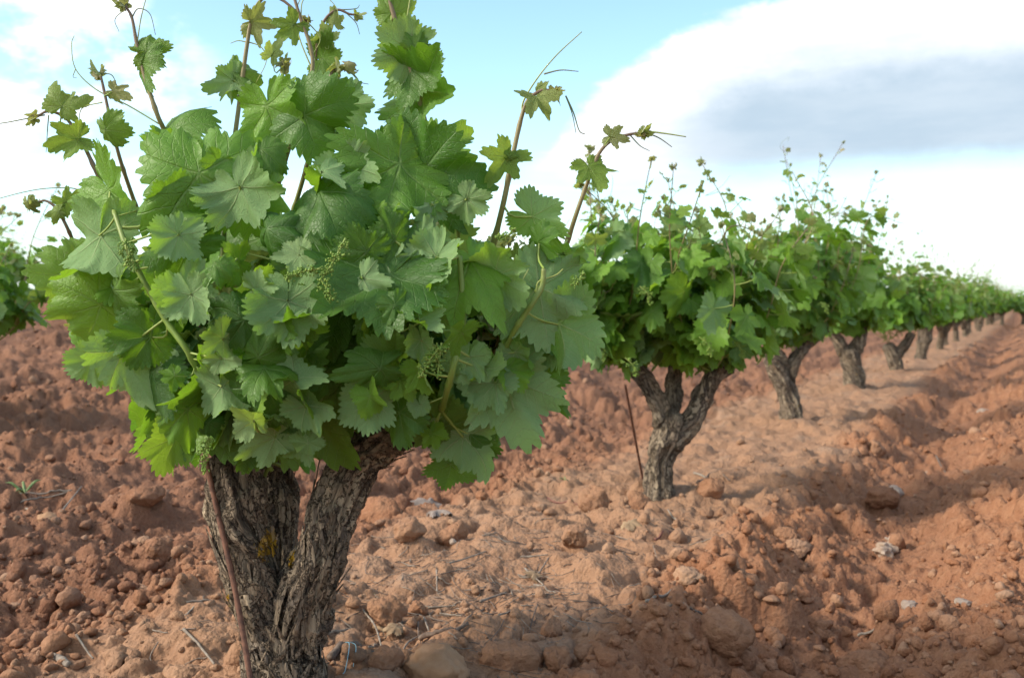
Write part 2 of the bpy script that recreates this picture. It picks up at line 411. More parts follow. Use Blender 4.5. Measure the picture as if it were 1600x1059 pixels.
def bark_material():
    m_, k = material('old_bark')
    uvb = k.attr('bark', 'Vector')            # (around x, around y, along)
    obj = k.node('ShaderNodeTexCoord').outputs['Object']
    fib = k.noise(k.vscale(uvb, (85, 85, 11)), 1.0, 5, 0.7, 2.2)
    pl_ = k.noise(k.vscale(uvb, (28, 28, 5)), 1.0, 4, 0.6, 1.5)
    big = k.noise(obj, 9, 4, 0.6)
    col = k.mix(k.ramp(fib, 0.30, 0.72), (0.036, 0.027, 0.022), (0.36, 0.275, 0.19))
    col = k.mix(k.m('MULTIPLY', k.ramp(pl_, 0.5, 0.8), 0.75), col, (0.46, 0.36, 0.24))
    col = k.mix(k.m('MULTIPLY', k.ramp(pl_, 0.46, 0.30), 0.8), col, (0.035, 0.028, 0.026))
    col = k.mix(k.m('MULTIPLY', k.ramp(big, 0.55, 0.75), 0.5), col, (0.21, 0.19, 0.175))
    li = k.m('MULTIPLY', k.ramp(k.noise(obj, 46, 4, 0.6), 0.60, 0.68), k.ramp(k.noise(obj, 7.0, 2), 0.52, 0.62))
    col = k.mix(k.m('MULTIPLY', li, 0.8), col, (0.30, 0.29, 0.20))
    yl = k.m('MULTIPLY', k.ramp(k.noise(obj, 60, 4, 0.6), 0.56, 0.62), k.ramp(k.noise(obj, 5.0, 2), 0.66, 0.72))
    col = k.mix(k.m('MULTIPLY', yl, 0.8), col, (0.42, 0.25, 0.02))
    pos = k.node('ShaderNodeNewGeometry').outputs['Position']            # yellow lichen crusts in the fork of the nearest stock
    for (lx_, ly_, lr_) in ((424, 850, 0.020), (444, 828, 0.017), (350, 940, 0.012), (458, 868, 0.012)):
        vd = k.node('ShaderNodeVectorMath', operation='DISTANCE'); k.l.new(k.vscale(pos, (1, 0.25, 0.75)), vd.inputs[0])
        q_ = at(lx_, ly_, 1.93); vd.inputs[1].default_value = (q_[0], q_[1] * 0.25, q_[2] * 0.75)
        lm = k.ramp(k.m('ADD', vd.outputs['Value'], k.m('MULTIPLY', k.m('SUBTRACT', k.noise(obj, 60, 4, 0.65), 0.5), 0.05)), lr_, lr_ * 0.6)
        col = k.mix(lm, col, k.mix(k.noise(obj, 240, 2), (0.36, 0.19, 0.012), (0.62, 0.36, 0.03)))
    wv = k.node('ShaderNodeVectorMath', operation='ADD'); k.l.new(k.vscale(uvb, (70, 70, 5.5)), wv.inputs[0])
    k.l.new(k.vscale(k.noise(obj, 34, 4, 0.65, 0, 1), (3.2, 3.2, 3.2)), wv.inputs[1])
    edge = k.voro(wv.outputs[0], 1.0, 'DISTANCE_TO_EDGE'); cell = k.voro(wv.outputs[0], 1.0, 'F1', 1)
    cs = k.node('ShaderNodeSeparateColor'); k.l.new(cell, cs.inputs[0])
    col = k.mix(k.m('MULTIPLY', k.ramp(cs.outputs[0], 0.55, 1.0), 0.55), col, (0.48, 0.38, 0.265))
    col = k.mix(k.m('MULTIPLY', k.ramp(cs.outputs[1], 0.6, 1.0), 0.55), col, (0.085, 0.068, 0.058))
    crk = k.ramp(edge, 0.07, 0.0)
    col = k.mix(k.m('MULTIPLY', crk, 0.6), col, (0.022, 0.017, 0.015))
    hgt = k.m('ADD', k.m('ADD', fib, k.m('MULTIPLY', pl_, 1.3)), k.m('ADD', k.m('MULTIPLY', crk, -1.6), k.m('MULTIPLY', cs.outputs[2], 0.9)))
    p = principled(k, col, 0.9, 0.15, k.bump(hgt, 1.0, 0.008)); finish(k, p.outputs[0]); return m_

def soil_material(name, clod=False):
    m_, k = material(name)
    pos = k.node('ShaderNodeNewGeometry').outputs['Position']
    sep = k.node('ShaderNodeSeparateColor'); k.l.new(k.attr('tint', 'Color'), sep.inputs[0])
    cru, rnd, moist_shade = sep.outputs
    n1_ = k.noise(pos, 3.5, 4, 0.6); n2_ = k.noise(pos, 24, 5, 0.65); n3_ = k.noise(pos, 170, 4, 0.7)
    tilled = k.mix(n1_, (0.219, 0.090, 0.045), (0.301, 0.136, 0.070))
    tilled = k.mix(k.ramp(n2_, 0.42, 0.72), tilled, (0.339, 0.169, 0.092))
    tilled = k.mix(k.m('MULTIPLY', moist_shade, 0.75), tilled, k.mix(n2_, (0.100, 0.048, 0.034), (0.208, 0.099, 0.062)))
    crc = k.mix(n2_, (0.267, 0.138, 0.077), (0.375, 0.222, 0.135))
    crc = k.mix(k.ramp(n1_, 0.50, 0.7, 0, 0.7), crc, (0.318, 0.212, 0.145))
    crc = k.mix(k.ramp(k.noise(pos, 11, 4, 0.65), 0.5, 0.7, 0, 0.45), crc, (0.220, 0.116, 0.068))
    col = k.mix(cru, tilled, crc)
    # grey rotten litter ground into the crust
    lit = k.m('MULTIPLY', k.m('MULTIPLY', k.ramp(k.noise(pos, 7, 4, 0.6), 0.54, 0.66), k.ramp(k.noise(pos, 75, 4, 0.7), 0.45, 0.62)), cru)
    if not clod: col = k.mix(k.m('MULTIPLY', lit, 0.75), col, (0.142, 0.109, 0.087))
    col = k.mix(k.m('MULTIPLY', rnd, 0.55), col, (0.459, 0.301, 0.197))
    col = k.mix(k.ramp(n3_, 0.35, 0.75, 0, 0.35), col, (0.383, 0.208, 0.122))
    pebb = k.ramp(k.voro(pos, 55), 0.16, 0.11); pb = k.m('MULTIPLY', pebb, k.ramp(k.noise(pos, 19, 2), 0.62, 0.68))
    col = k.mix(k.m('MULTIPLY', pb, 0.45), col, (0.459, 0.382, 0.294))
    h = k.m('ADD', k.m('MULTIPLY', n2_, 1.0), k.m('ADD', k.m('MULTIPLY', n3_, 0.35), k.m('MULTIPLY', k.voro(pos, 85), -0.3)))
    p = principled(k, col, 0.95, 0.1, k.bump(h, 1.0, 0.016)); finish(k, p.outputs[0]); return m_

def simple_material(name, c1, c2, scale=40, rough=0.8, spec=0.2, stretch=(1, 1, 1), bump=0.3):
    m_, k = material(name)
    o = k.node('ShaderNodeTexCoord').outputs['Object']
    n = k.noise(k.vscale(o, stretch), scale, 5, 0.65)
    p = principled(k, k.mix(k.ramp(n, 0.3, 0.7), c1, c2), rough, spec, k.bump(n, bump, 0.003)); finish(k, p.outputs[0]); return m_

M_LEAF = leaf_material(); M_STEM = stem_material(); M_BARK = bark_material()
M_SOIL = soil_material('red_soil'); M_CLOD = soil_material('soil_clod', True)
M_PETIOLE = simple_material('petiole', (0.22, 0.32, 0.06), (0.30, 0.36, 0.09), 30, 0.5, 0.4)
M_TENDRIL = simple_material('tendril', (0.28, 0.34, 0.08), (0.36, 0.40, 0.12), 30, 0.5, 0.4)
M_TENDRIL_B = simple_material('dark_tendril', (0.12, 0.17, 0.06), (0.20, 0.20, 0.09), 30, 0.5, 0.4)
M_BUD = simple_material('flower_bud', (0.10, 0.20, 0.03), (0.22, 0.31, 0.055), 120, 0.6, 0.3)
M_RUST = simple_material('rusty_iron', (0.075, 0.038, 0.028), (0.20, 0.095, 0.06), 70, 0.8, 0.3)
M_TWIG = simple_material('dry_twig', (0.15, 0.12, 0.098), (0.30, 0.25, 0.20), 60, 0.9, 0.1)
M_TWIG_D = simple_material('dark_twig', (0.10, 0.07, 0.055), (0.22, 0.165, 0.13), 60, 0.9, 0.1)
M_CANE_R = simple_material('red_cane', (0.13, 0.05, 0.04), (0.22, 0.10, 0.07), 60, 0.7, 0.3)
M_STONE = simple_material('pale_stone', (0.24, 0.18, 0.14), (0.33, 0.265, 0.215), 30, 0.9, 0.15)
M_TANSTONE = simple_material('tan_stone', (0.29, 0.165, 0.092), (0.36, 0.215, 0.125), 26, 0.95, 0.1, bump=0.6)
M_CHALK = simple_material('chalk_crust', (0.29, 0.20, 0.14), (0.41, 0.32, 0.25), 24, 0.95, 0.1, bump=0.8)
M_DRYLEAF = simple_material('dry_leaf', (0.17, 0.13, 0.108), (0.27, 0.22, 0.185), 40, 0.8, 0.2)
M_DRYLEAF_B = simple_material('brown_dry_leaf', (0.20, 0.13, 0.075), (0.32, 0.22, 0.13), 40, 0.8, 0.2)
M_TWINE = simple_material('blue_twine', (0.25, 0.50, 0.58), (0.36, 0.62, 0.68), 60, 0.5, 0.4)
M_LICHEN = simple_material('yellow_lichen', (0.42, 0.22, 0.015), (0.62, 0.36, 0.03), 160, 0.9, 0.1, bump=0.8)
M_WEED = simple_material('weed_leaf', (0.10, 0.16, 0.05), (0.20, 0.27, 0.10), 40, 0.6, 0.3)

# ------------------------------------------------------------------ ground
def build_ground():
    dn = np.concatenate([np.linspace(0.5, 2.0, 60, endpoint=False), FPX * 0.8 / np.linspace(FPX * 0.8 / 2.0, FPX * 0.8 / 40.0, 520), np.geomspace(41, 1500, 40)])
    un = np.linspace(-1.0, 1.0, 900); un = np.sign(un) * np.abs(un) ** 1.15 * 1.0
    D, U = np.meshgrid(dn, un, indexing='ij')
    X = U * (D * 1.0 + 0.25); Y = D * np.ones_like(U)
    z = height(X.ravel(), Y.ravel(), Y.ravel())
    c_ = crust(X.ravel(), Y.ravel()) * (1 - sstep(60, 120, Y.ravel()))
    q, p = qp(X.ravel(), Y.ravel())
    z = z + 0.0 * z
    n, m = D.shape
    i = np.arange(n - 1)[:, None] * m; j = np.arange(m - 1)[None, :]
    f = np.stack([i + j, i + j + 1, i + m + j + 1, i + m + j], -1).reshape(-1, 4)
    moist_shade = sstep(-0.45, -0.95, q) * 0.95 * (1 - sstep(12, 40, Y.ravel())) * (0.55 + 0.6 * fbm(X.ravel() * 0.8, Y.ravel() * 0.8, None, 3, 81))
    moist_shade = np.clip(moist_shade + 0.35 * sstep(0.55, 0.8, q) * (1 - sstep(0.9, 1.2, q)), 0, 1)  # left is damp soil; furrow band is row shade painted into the colour
    a = Acc(); t = np.stack([c_, 0 * c_ + 0.12, moist_shade, 0 * c_ + 1], -1)
    a.add(np.stack([X.ravel(), Y.ravel(), z], -1), f, np.full(len(f), 4), 0, t)
    o = a.build('soil', [M_SOIL], uv=False); tag(o, kind='structure')
    b = Acc(); S = 1600.0
    b.add([(-S, -S, -0.6), (S, -S, -0.6), (S, S, -0.6), (-S, S, -0.6)], [0, 1, 2, 3], [4], 0, (0, 0.1, 0.2, 1))
    tag(b.build('ground', [M_SOIL], uv=False), kind='structure')

build_ground()

# rocks / clods: a sphere cut by random planes, then roughened
def ico(sub):
    bm = bmesh.new(); bmesh.ops.create_icosphere(bm, subdivisions=sub, radius=1.0)
    v = np.array([x.co[:] for x in bm.verts]); f = np.array([[x.index for x in q.verts] for q in bm.faces]); bm.free(); return v, f
ICO = {s: ico(s) for s in (1, 2, 3, 4)}

def rock(rng, sub=2, flat=0.7, angular=0.6, rough=0.18):
    v, f = ICO[sub]
    nrm = rng.normal(size=(11, 3)); nrm /= np.linalg.norm(nrm, axis=1)[:, None]
    dd = rng.uniform(0.55, 0.95, 11)
    dot = v @ nrm.T
    r = np.min(np.where(dot > 0.05, dd / np.maximum(dot, 0.05), 9), axis=1)
    r = np.minimum(r, 1.15) * angular + (1 - angular) * 0.85
    o = rng.uniform(0, 99, 3)
    r = r * (1 + rough * (fbm(v[:, 0] * 2.2 + o[0], v[:, 1] * 2.2 + o[1], v[:, 2] * 2.2 + o[2], 4, 7) - 0.5) * 2)
    if sub >= 3: r = r * (1 + 0.13 * (fbm(v[:, 0] * 4.5 + o[1], v[:, 1] * 4.5, v[:, 2] * 4.5, 3, 9) - 0.5) * 2 + 0.10 * (fbm(v[:, 0] * 9 + o[0], v[:, 1] * 9, v[:, 2] * 9, 3, 8) - 0.5) * 2)
    p = v * r[:, None] * np.array([1, rng.uniform(0.65, 1.0), flat])
    a = rng.uniform(0, 6.28); c_, s_ = math.cos(a), math.sin(a)
    return p @ np.array([[c_, s_, 0], [-s_, c_, 0], [0, 0, 1]]), f

def scatter_clods():
    rng = np.random.default_rng(12)
    T2 = [rock(rng, 2, rng.uniform(0.55, 0.95), rng.uniform(0.75, 1.0), 0.28) for _ in range(24)]
    T1 = [rock(rng, 1, rng.uniform(0.6, 0.95), 0.5) for _ in range(12)]
    N = 17000
    px = rng.uniform(-350, 1950, N); py = 465 + 640 * rng.uniform(0.10, 1.0, N) ** 1.0
    d = FPX * 0.8 / (py - 465)
    x = (px - CX) / FPX * d; y = d
    c_ = crust(x, y); q, p = qp(x, y)
    keep = rng.uniform(size=N) > c_ * 0.80
    dens = fbm(x * 1.7, y * 1.7, None, 3, 17); keep &= dens > rng.uniform(0.2, 0.62, N)
    x, y, c_, q, d = x[keep], y[keep], c_[keep], q[keep], d[keep]
    r = np.exp(rng.normal(math.log(0.0095), 0.58, len(x))); r = np.clip(r, 0.0035, 0.042)
    r = np.maximum(r, d * 0.0016)
    r = np.minimum(r, 0.05)
    z = height(x, y)
    a = Acc()
    for i in range(len(x)):
        tv, tf = T2[rng.integers(24)] if r[i] / d[i] * FPX > 6 else T1[rng.integers(12)]
        an = rng.uniform(0, 6.28); cs, sn = math.cos(an), math.sin(an)
        v = tv * r[i]; v = np.stack([v[:, 0] * cs - v[:, 1] * sn, v[:, 0] * sn + v[:, 1] * cs, v[:, 2]], -1)
        mo = float(np.clip((-0.45 - q[i]) / 0.5, 0, 1)) * 0.9
        a.add(v + [x[i], y[i], z[i] + r[i] * 0.25], tf, np.full(len(tf), 3), 0, (c_[i], rng.uniform(0, 1) ** 3, mo, 1))
    o = a.build('loose_clods', [M_CLOD], uv=False)
    tag(o, 'loose crumbly red soil clods strewn over the tilled ground', 'soil clods', kind='stuff')

scatter_clods()

# ------------------------------------------------------------------ leaves
LOBES = [(0, 1.0), (12, 0.92), (25, 0.70), (33, 0.72), (50, 0.92), (64, 0.82), (80, 0.64), (90, 0.65), (110, 0.78), (130, 0.71), (148, 0.66), (162, 0.58), (172, 0.40), (180, 0.06)]
VEINS = np.radians([0, 52, -52, 112, -112])

class LeafKind:
    def __init__(s, teeth, per, rings, seed, deep=1.0, lobes=LOBES):
        rng = np.random.default_rng(seed)
        la = np.array([l[0] for l in lobes], float); lr = np.array([l[1] for l in lobes], float)
        n = teeth * per
        th = np.linspace(-180, 180, n, endpoint=False) + 180.0 / n
        base = np.interp(np.abs(th), la, 1 - (1 - lr) * deep)
        sx = 1 + 0.10 * np.interp(th, np.linspace(-180, 180, 9), rng.normal(size=9))
        ph = (np.arange(n) % per) / per
        if per == 1: tooth = np.where(np.arange(n) % 2 == 0, 1.0, -1.0) * 0.03
        else: tooth = np.where(ph < 0.45, ph / 0.45, (1 - ph) / 0.55) * 0.16 - 0.075
        amp = 0.75 + 0.5 * rng.uniform(size=n)
        r = base * sx * (1 + tooth * amp * np.clip((180 - np.abs(th)) / 30, 0, 1))
        thr = np.radians(th)
        ks = np.linspace(0, 1, rings + 1)[1:] ** 0.9
        RR = ks[:, None] * r[None, :]; TH = np.broadcast_to(thr, RR.shape)
        X = np.concatenate([[0], (RR * np.sin(TH)).ravel()]); Y = np.concatenate([[0], (RR * np.cos(TH)).ravel()])
        s.x, s.y = X, Y; s.k = np.concatenate([[0], np.repeat(ks, n)]); s.th = np.concatenate([[0], TH.ravel()])
        s.r = np.hypot(X, Y)
        j = np.arange(n); j2 = (j + 1) % n
        tri = np.stack([np.zeros(n, int), 1 + j2, 1 + j], -1)
        ii = np.arange(rings - 1)[:, None] * n
        qd = np.stack([1 + ii + j, 1 + ii + j2, 1 + ii + n + j2, 1 + ii + n + j], -1).reshape(-1, 4)
        # the petiolar sinus stays open: drop the wedge of faces that crosses the seam
        tri = tri[:-1]
        qd = qd.reshape(rings - 1, n, 4)[:, :-1].reshape(-1, 4) if rings > 1 else qd
        s.loops = np.concatenate([tri.ravel(), qd.ravel()]); s.sizes = np.concatenate([np.full(len(tri), 3), np.full(len(qd), 4)])
        fid = np.repeat(np.arange(len(s.sizes)), s.sizes)
        cxs = np.bincount(fid, X[s.loops]) / s.sizes; cys = np.bincount(fid, Y[s.loops]) / s.sizes
        ang = np.arctan2(cxs, cys); dl = np.abs((ang[:, None] - VEINS[None] + math.pi) % (2 * math.pi) - math.pi)
        v = VEINS[np.argmin(dl, 1)][fid]
        lx, ly = X[s.loops], Y[s.loops]
        s.fold = np.stack([lx * np.sin(v) + ly * np.cos(v), np.abs(lx * np.cos(v) - ly * np.sin(v))], -1)
        s.plan = np.stack([lx, ly], -1)
        # per-vertex distance to the nearest vein, for the quilted relief
        rx = X[:, None] * np.sin(VEINS) + Y[:, None] * np.cos(VEINS); tx = np.abs(X[:, None] * np.cos(VEINS) - Y[:, None] * np.sin(VEINS))
        s.vd = np.min(np.where(rx > 0, tx, 9), 1); s.vd = np.minimum(s.vd, 0.35)

    def shape(s, rng, curl_y=0.5, curl_x=0.4, wave=0.08, foldv=0.2):
        x, y = s.x * rng.uniform(0.88, 1.02), s.y.copy()
        z = 0.17 * s.vd * rng.uniform(0.6, 1.3) + 0.035 * s.k * (fbm(x * 5 + rng.uniform(0, 50), y * 5, None, 2, 3) - 0.5) * 2
        z = z + foldv * (np.sqrt(x * x + 0.01) - 0.1)
        ph = rng.uniform(0, 6.28, 3); n1 = rng.integers(2, 6)
        z = z + wave * s.r ** 2 * (np.sin(n1 * s.th + ph[0]) + 0.6 * np.sin((n1 + 4) * s.th + ph[1])) + 0.03 * s.k ** 4 * np.sin(13 * s.th + ph[2])
        x = x + 0.07 * np.sin(2.2 * y + ph[0]) * s.k
        for ax, cur in ((1, curl_y), (0, curl_x)):
            if abs(cur) < 1e-3: continue
            a = x if ax == 0 else y
            zz = z
            t = cur * a
            na = np.sin(t) * (1 / cur - zz * 0) + zz * np.sin(t)
            nz = zz * np.cos(t) - (1 - np.cos(t)) / cur
            if ax == 0: x, z = na, nz
            else: y, z = na, nz
        return np.stack([x, y, z], -1)

K_HI = [LeafKind(40, 3, 6, 1, 1.0), LeafKind(38, 3, 6, 2, 1.25), LeafKind(42, 3, 6, 3, 0.8), LeafKind(36, 3, 6, 4, 1.1)]
K_YOUNG = [LeafKind(30, 3, 4, 5, 1.5), LeafKind(28, 3, 4, 6, 1.65)]
K_MID = [LeafKind(26, 2, 3, 7, 1.0), LeafKind(26, 2, 3, 8, 1.2), LeafKind(24, 2, 3, 9, 0.85)]
K_LOW = [LeafKind(26, 1, 2, 10, 1.0), LeafKind(24, 1, 2, 11, 1.2)]

def unit(v): v = np.asarray(v, float); return v / (np.linalg.norm(v) + 1e-9)

def add_leaf(acc, kind, rng, base, tip, normal, size, tone=0.5, young=0.0, petiole=None, shape=None, rad=0.0016):
    """blade with its petiole attachment at base, pointing along tip; size = length of the mid vein in metres"""
    T = unit(tip); N = unit(np.asarray(normal, float) - T * np.dot(normal, T)); X = np.cross(T, N)
    if shape is None:
        shape = dict(curl_y=rng.uniform(-0.2, 1.0), curl_x=rng.uniform(-0.6, 0.9), wave=rng.uniform(0.03, 0.12), foldv=rng.uniform(-0.15, 0.35))
    v = kind.shape(rng, **shape) * size
    V = base + v[:, :1] * X + v[:, 1:2] * T + v[:, 2:3] * N
    acc.add(V, kind.loops, kind.sizes, 0, (tone, young, rng.uniform(), 1), {'plan': kind.plan, 'fold': kind.fold})
    if petiole is not None:
        b = np.asarray(petiole, float)
        mid = (base + b) / 2 + np.array([0, 0, -0.012]) - T * 0.01
        pts_ = spline([b, mid, base], 6)
        tube(acc, pts_, np.linspace(rad * 1.2, rad, 6), 5, 1, (0.1, 0, 0.5, 1), caps=False)

def add_tip(acc, rng, p, d, k=K_YOUNG, s=0.022, n=4):
    """the tuft of unfolding bronze leaves that ends a shoot"""
    for i in range(n):
        a = rng.uniform(0, 6.28); o = np.array([math.cos(a), math.sin(a), rng.uniform(-0.7, 0.5)])
        t = unit(unit(d) * 1.3 + o)
        add_leaf(acc, k[rng.integers(len(k))], rng, p + rng.normal(size=3) * 0.003, t, rng.normal(size=3), s * rng.uniform(0.45, 1.25), 0.9, rng.uniform(0.7, 1.0), None,
                 dict(curl_y=rng.uniform(-1, 1), curl_x=rng.uniform(-2.4, -0.8), wave=0.14, foldv=0.6))

def shoot_tint(rng, a=0.0, b=1.0):
    return lambda t: np.stack([a + (b - a) * t, t * 0, t * 0 + 0.5, t * 0 + 1], -1)

# ------------------------------------------------------------------ stocks
def stock(name, branches, voxel, parent, seed, amp=0.012, strips=0):
    """old vine stock: tapered limbs fused into one skin, then wrung into ropes of bark"""
    a = Acc(); axes = []
    for br in branches:
        P = np.array([b[:3] for b in br], float); r = np.array([b[3] for b in br], float)
        n = max(10, int(np.sum(np.linalg.norm(np.diff(P, axis=0), axis=1)) / 0.02))
        S = spline(P, n); rr = spline(np.stack([r, r, r], -1), n)[:, 0]
        axes.append((S, rr))
        e0, e1 = S[0] - unit(S[1] - S[0]) * rr[0] * 0.3, S[-1] + unit(S[-1] - S[-2]) * rr[-1] * 0.35
        tube(a, np.vstack([e0, S, e1]), np.concatenate([[rr[0] * 0.6], rr, [rr[-1] * 0.55]]), 14)
    me = a.mesh(name, [], uv=False)
    tmp = bpy.data.objects.new('tmp', me); sc.collection.objects.link(tmp)
    md = tmp.modifiers.new('r', 'REMESH'); md.mode = 'VOXEL'; md.voxel_size = voxel
    dg = bpy.context.evaluated_depsgraph_get(); ev = tmp.evaluated_get(dg)
    m2 = bpy.data.meshes.new_from_object(ev)
    bpy.data.objects.remove(tmp)
    nv = len(m2.vertices); co = np.zeros(nv * 3, np.float32); m2.vertices.foreach_get('co', co); co = co.reshape(-1, 3).astype(float)
    no = np.zeros(nv * 3, np.float32); m2.vertices.foreach_get('normal', no); no = no.reshape(-1, 3).astype(float)
    best = np.full(nv, 9e9); ax = np.zeros((nv, 3)); sl = np.zeros(nv); rad = np.zeros(nv); bid = np.zeros(nv)
    for bi, (S, rr) in enumerate(axes):
        L = np.concatenate([[0], np.cumsum(np.linalg.norm(np.diff(S, axis=0), axis=1))])
        for i in range(len(S)):
            dd = np.linalg.norm(co - S[i], axis=1) / rr[i]
            k = dd < best
            tg = unit(S[min(i + 1, len(S) - 1)] - S[max(i - 1, 0)]); al = (co[k] - S[i]) @ tg
            best[k] = dd[k]; ax[k] = S[i] + al[:, None] * tg; sl[k] = L[i] + al + bi * 3.1; rad[k] = rr[i]; bid[k] = bi
    dv = co - ax
    dn_ = dv / (np.linalg.norm(dv, axis=1)[:, None] + 1e-9)
    tw = sl * 1.6 + 1.5 * vnoise(sl * 5, bid, None, seed)
    ang = np.arctan2(dn_[:, 1], dn_[:, 0]) + tw
    cx_, cy_ = np.cos(ang) * rad, np.sin(ang) * rad
    def ridge(f, fl, sd):
        wx = 0.02 * (vnoise(co[:, 0] * 14, co[:, 1] * 14, co[:, 2] * 14, sd + 5) - 0.5)
        n = fbm(cx_ * f + wx * f, cy_ * f, sl * fl, 3, sd); return 1 - np.abs(2 * n - 1) * 1.6
    disp = amp * (ridge(24, 4, seed) * 1.1 + ridge(62, 8, seed + 1) * 0.7 + ridge(130, 13, seed + 2) * 0.4 - 1.35)
    disp += rad * 0.55 * (fbm(co[:, 0] * 13, co[:, 1] * 13, co[:, 2] * 9, 3, seed + 3) - 0.5)
    # cut-off knuckles
    disp += 0.5 * amp * (lumps(ang * rad * 1.0 + 5, sl, 0.07, seed + 4, 0.35) * 2.2)
    co2 = co + no * disp[:, None]
    m2.vertices.foreach_set('co', co2.astype(np.float32).ravel())
    at_ = m2.attributes.new('bark', 'FLOAT_VECTOR', 'POINT'); at_.data.foreach_set('vector', np.stack([cx_, cy_, sl], -1).astype(np.float32).ravel())
    m2.polygons.foreach_set('use_smooth', np.ones(len(m2.polygons), bool))
    m2.materials.clear(); m2.materials.append(M_BARK); m2.name = name; m2.update()
    o = link(name, m2, parent)
    if strips:
        rng = np.random.default_rng(seed); b = Acc()
        for _ in range(strips):
            S, rr = axes[rng.integers(len(axes))]; n = len(S)
            ln = rng.integers(3, 8); i0 = rng.integers(0, max(1, n - ln)); idx = np.arange(i0, min(n, i0 + ln)); m_ = len(idx)
            if m_ < 3: continue
            a0 = rng.uniform(0, 6.28); t = np.linspace(0, 1, m_)
            a_ = a0 + 0.6 * t * rng.normal() - S[idx, 2] * 1.6
            lift = 1.0 + rng.uniform(-0.06, 0.10) + rng.uniform(0.0, 0.40) * t ** 2 + 0.30 * (fbm(S[idx, 2] * 20 + a0, a_ * 0, None, 2, 3) - 0.4)
            T = unit(S[idx[-1]] - S[idx[0]]); U = unit(np.cross(T, [0.2, 1, 0.1])); W = np.cross(T, U)
            P = S[idx] + (rr[idx] * lift)[:, None] * (np.cos(a_)[:, None] * U + np.sin(a_)[:, None] * W)
            wd = rng.uniform(0.0015, 0.0085) * (0.3 + np.sin(np.pi * np.clip(t * 0.9 + 0.08, 0, 1)))
            O = np.cos(a_)[:, None] * U + np.sin(a_)[:, None] * W; B = np.cross(T, O)
            th = 0.0012
            ring = np.stack([P - B * wd[:, None] , P + O * th, P + B * wd[:, None], P - O * th], 1).reshape(-1, 3)
            i = np.arange(m_ - 1)[:, None] * 4; j = np.arange(4)[None]; j2 = (j + 1) % 4
            f = np.stack([i + j, i + j2, i + 4 + j2, i + 4 + j], -1).reshape(-1, 4)
            b.add(ring, f, np.full(len(f), 4))
        me2 = b.mesh('peeling_bark', [M_BARK], smooth=False, uv=False)
        a3 = me2.attributes.new('bark', 'FLOAT_VECTOR', 'POINT')
        vv = np.concatenate(b.v).astype(np.float32); a3.data.foreach_set('vector', vv.ravel())
        so = bpy.data.objects.new('peeling_bark', me2); sc.collection.objects.link(so); so.parent = o
        so['kind'] = 'stuff'
    return o

def limb(d, *pts):
    """limb given as (photo x, photo y, radius in photo px[, depth shift])"""
    out = []
    for p in pts:
        dd = d + (p[3] if len(p) > 3 else 0)
        w_ = at(p[0], p[1], dd); out.append((w_[0], w_[1], w_[2], p[2] * dd / FPX))
    return out

# ------------------------------------------------------------------ the nearest vine
D1 = 1.97
rng = np.random.default_rng(5)
v1_base = on_ground(440, 1110)
vine1 = thing('grape_vine', (v1_base[0], v1_base[1], v1_base[2]), 'nearest old bush vine with large sharp leaves on a black and grey forked trunk', 'grape vine', 'bush vines along the row')

trunk1 = stock('trunk', [
    limb(D1, (446, 1190, 76), (446, 1110, 62), (444, 1040, 50), (440, 985, 44), (424, 930, 40)),
    limb(D1, (434, 1000, 40), (402, 915, 40, -0.02), (380, 845, 39, -0.03), (370, 785, 37, -0.03), (366, 730, 31, -0.02), (352, 690, 20, 0.0)),
    limb(D1, (418, 940, 32, 0.08), (430, 860, 27, 0.12), (437, 795, 24, 0.14), (434, 740, 21, 0.15), (440, 690, 16, 0.15)),
    limb(D1, (454, 1020, 42), (474, 930, 38, -0.03), (503, 860, 36, -0.04), (524, 785, 34, -0.02), (552, 725, 33, 0.0), (596, 688, 30, 0.02), (650, 658, 25, 0.04), (695, 640, 17, 0.05)),
], 0.0034, vine1, 100, 0.020, strips=520)
def px_line(pts_, d):
    out = []
    for p in pts_:
        out.append(at(p[0], p[1], d + (p[2] if len(p) > 2 else 0)))
    return out

SHOOTS = []          # sampled shoot axes of the nearest vine, for the petioles
def hero_shoot(pts_, d, r0, r1, tints=(0.3, 1.0), tip=True, tip_s=0.022, tendrils=(), nodes=True):
    rs = np.random.default_rng(int(pts_[0][0] * 7 + pts_[0][1]))
    P = spline(px_line(pts_, d), 36)
    t = np.linspace(0, 1, 36)
    rr = r0 + (r1 - r0) * t
    if nodes: rr = rr * (1 + 0.28 * np.exp(-((t * 6 + 0.3) % 1 - 0.5) ** 2 / 0.006))
    a = Acc(); tube(a, P, rr, 9, 0, tint_fn=shoot_tint(rs, *tints))
    o = a.build('shoot', [M_STEM], vine1)
    SHOOTS.append(P)
    if tip:
        b = Acc(); add_tip(b, rs, P[-1], P[-1] - P[-3], s=tip_s); tp = b.build('shoot_tip', [M_LEAF, M_PETIOLE], o)
    for tn in tendrils:
        b = Acc(); q = px_line(tn[0], d); S = spline(q, 26)
        tube(b, S, np.linspace(0.0013, 0.0006, 26) * (tn[2] if len(tn) > 2 else 1), 5)
        b.build('tendril', [M_TENDRIL if tn[1] else M_TENDRIL_B], o)
    return o

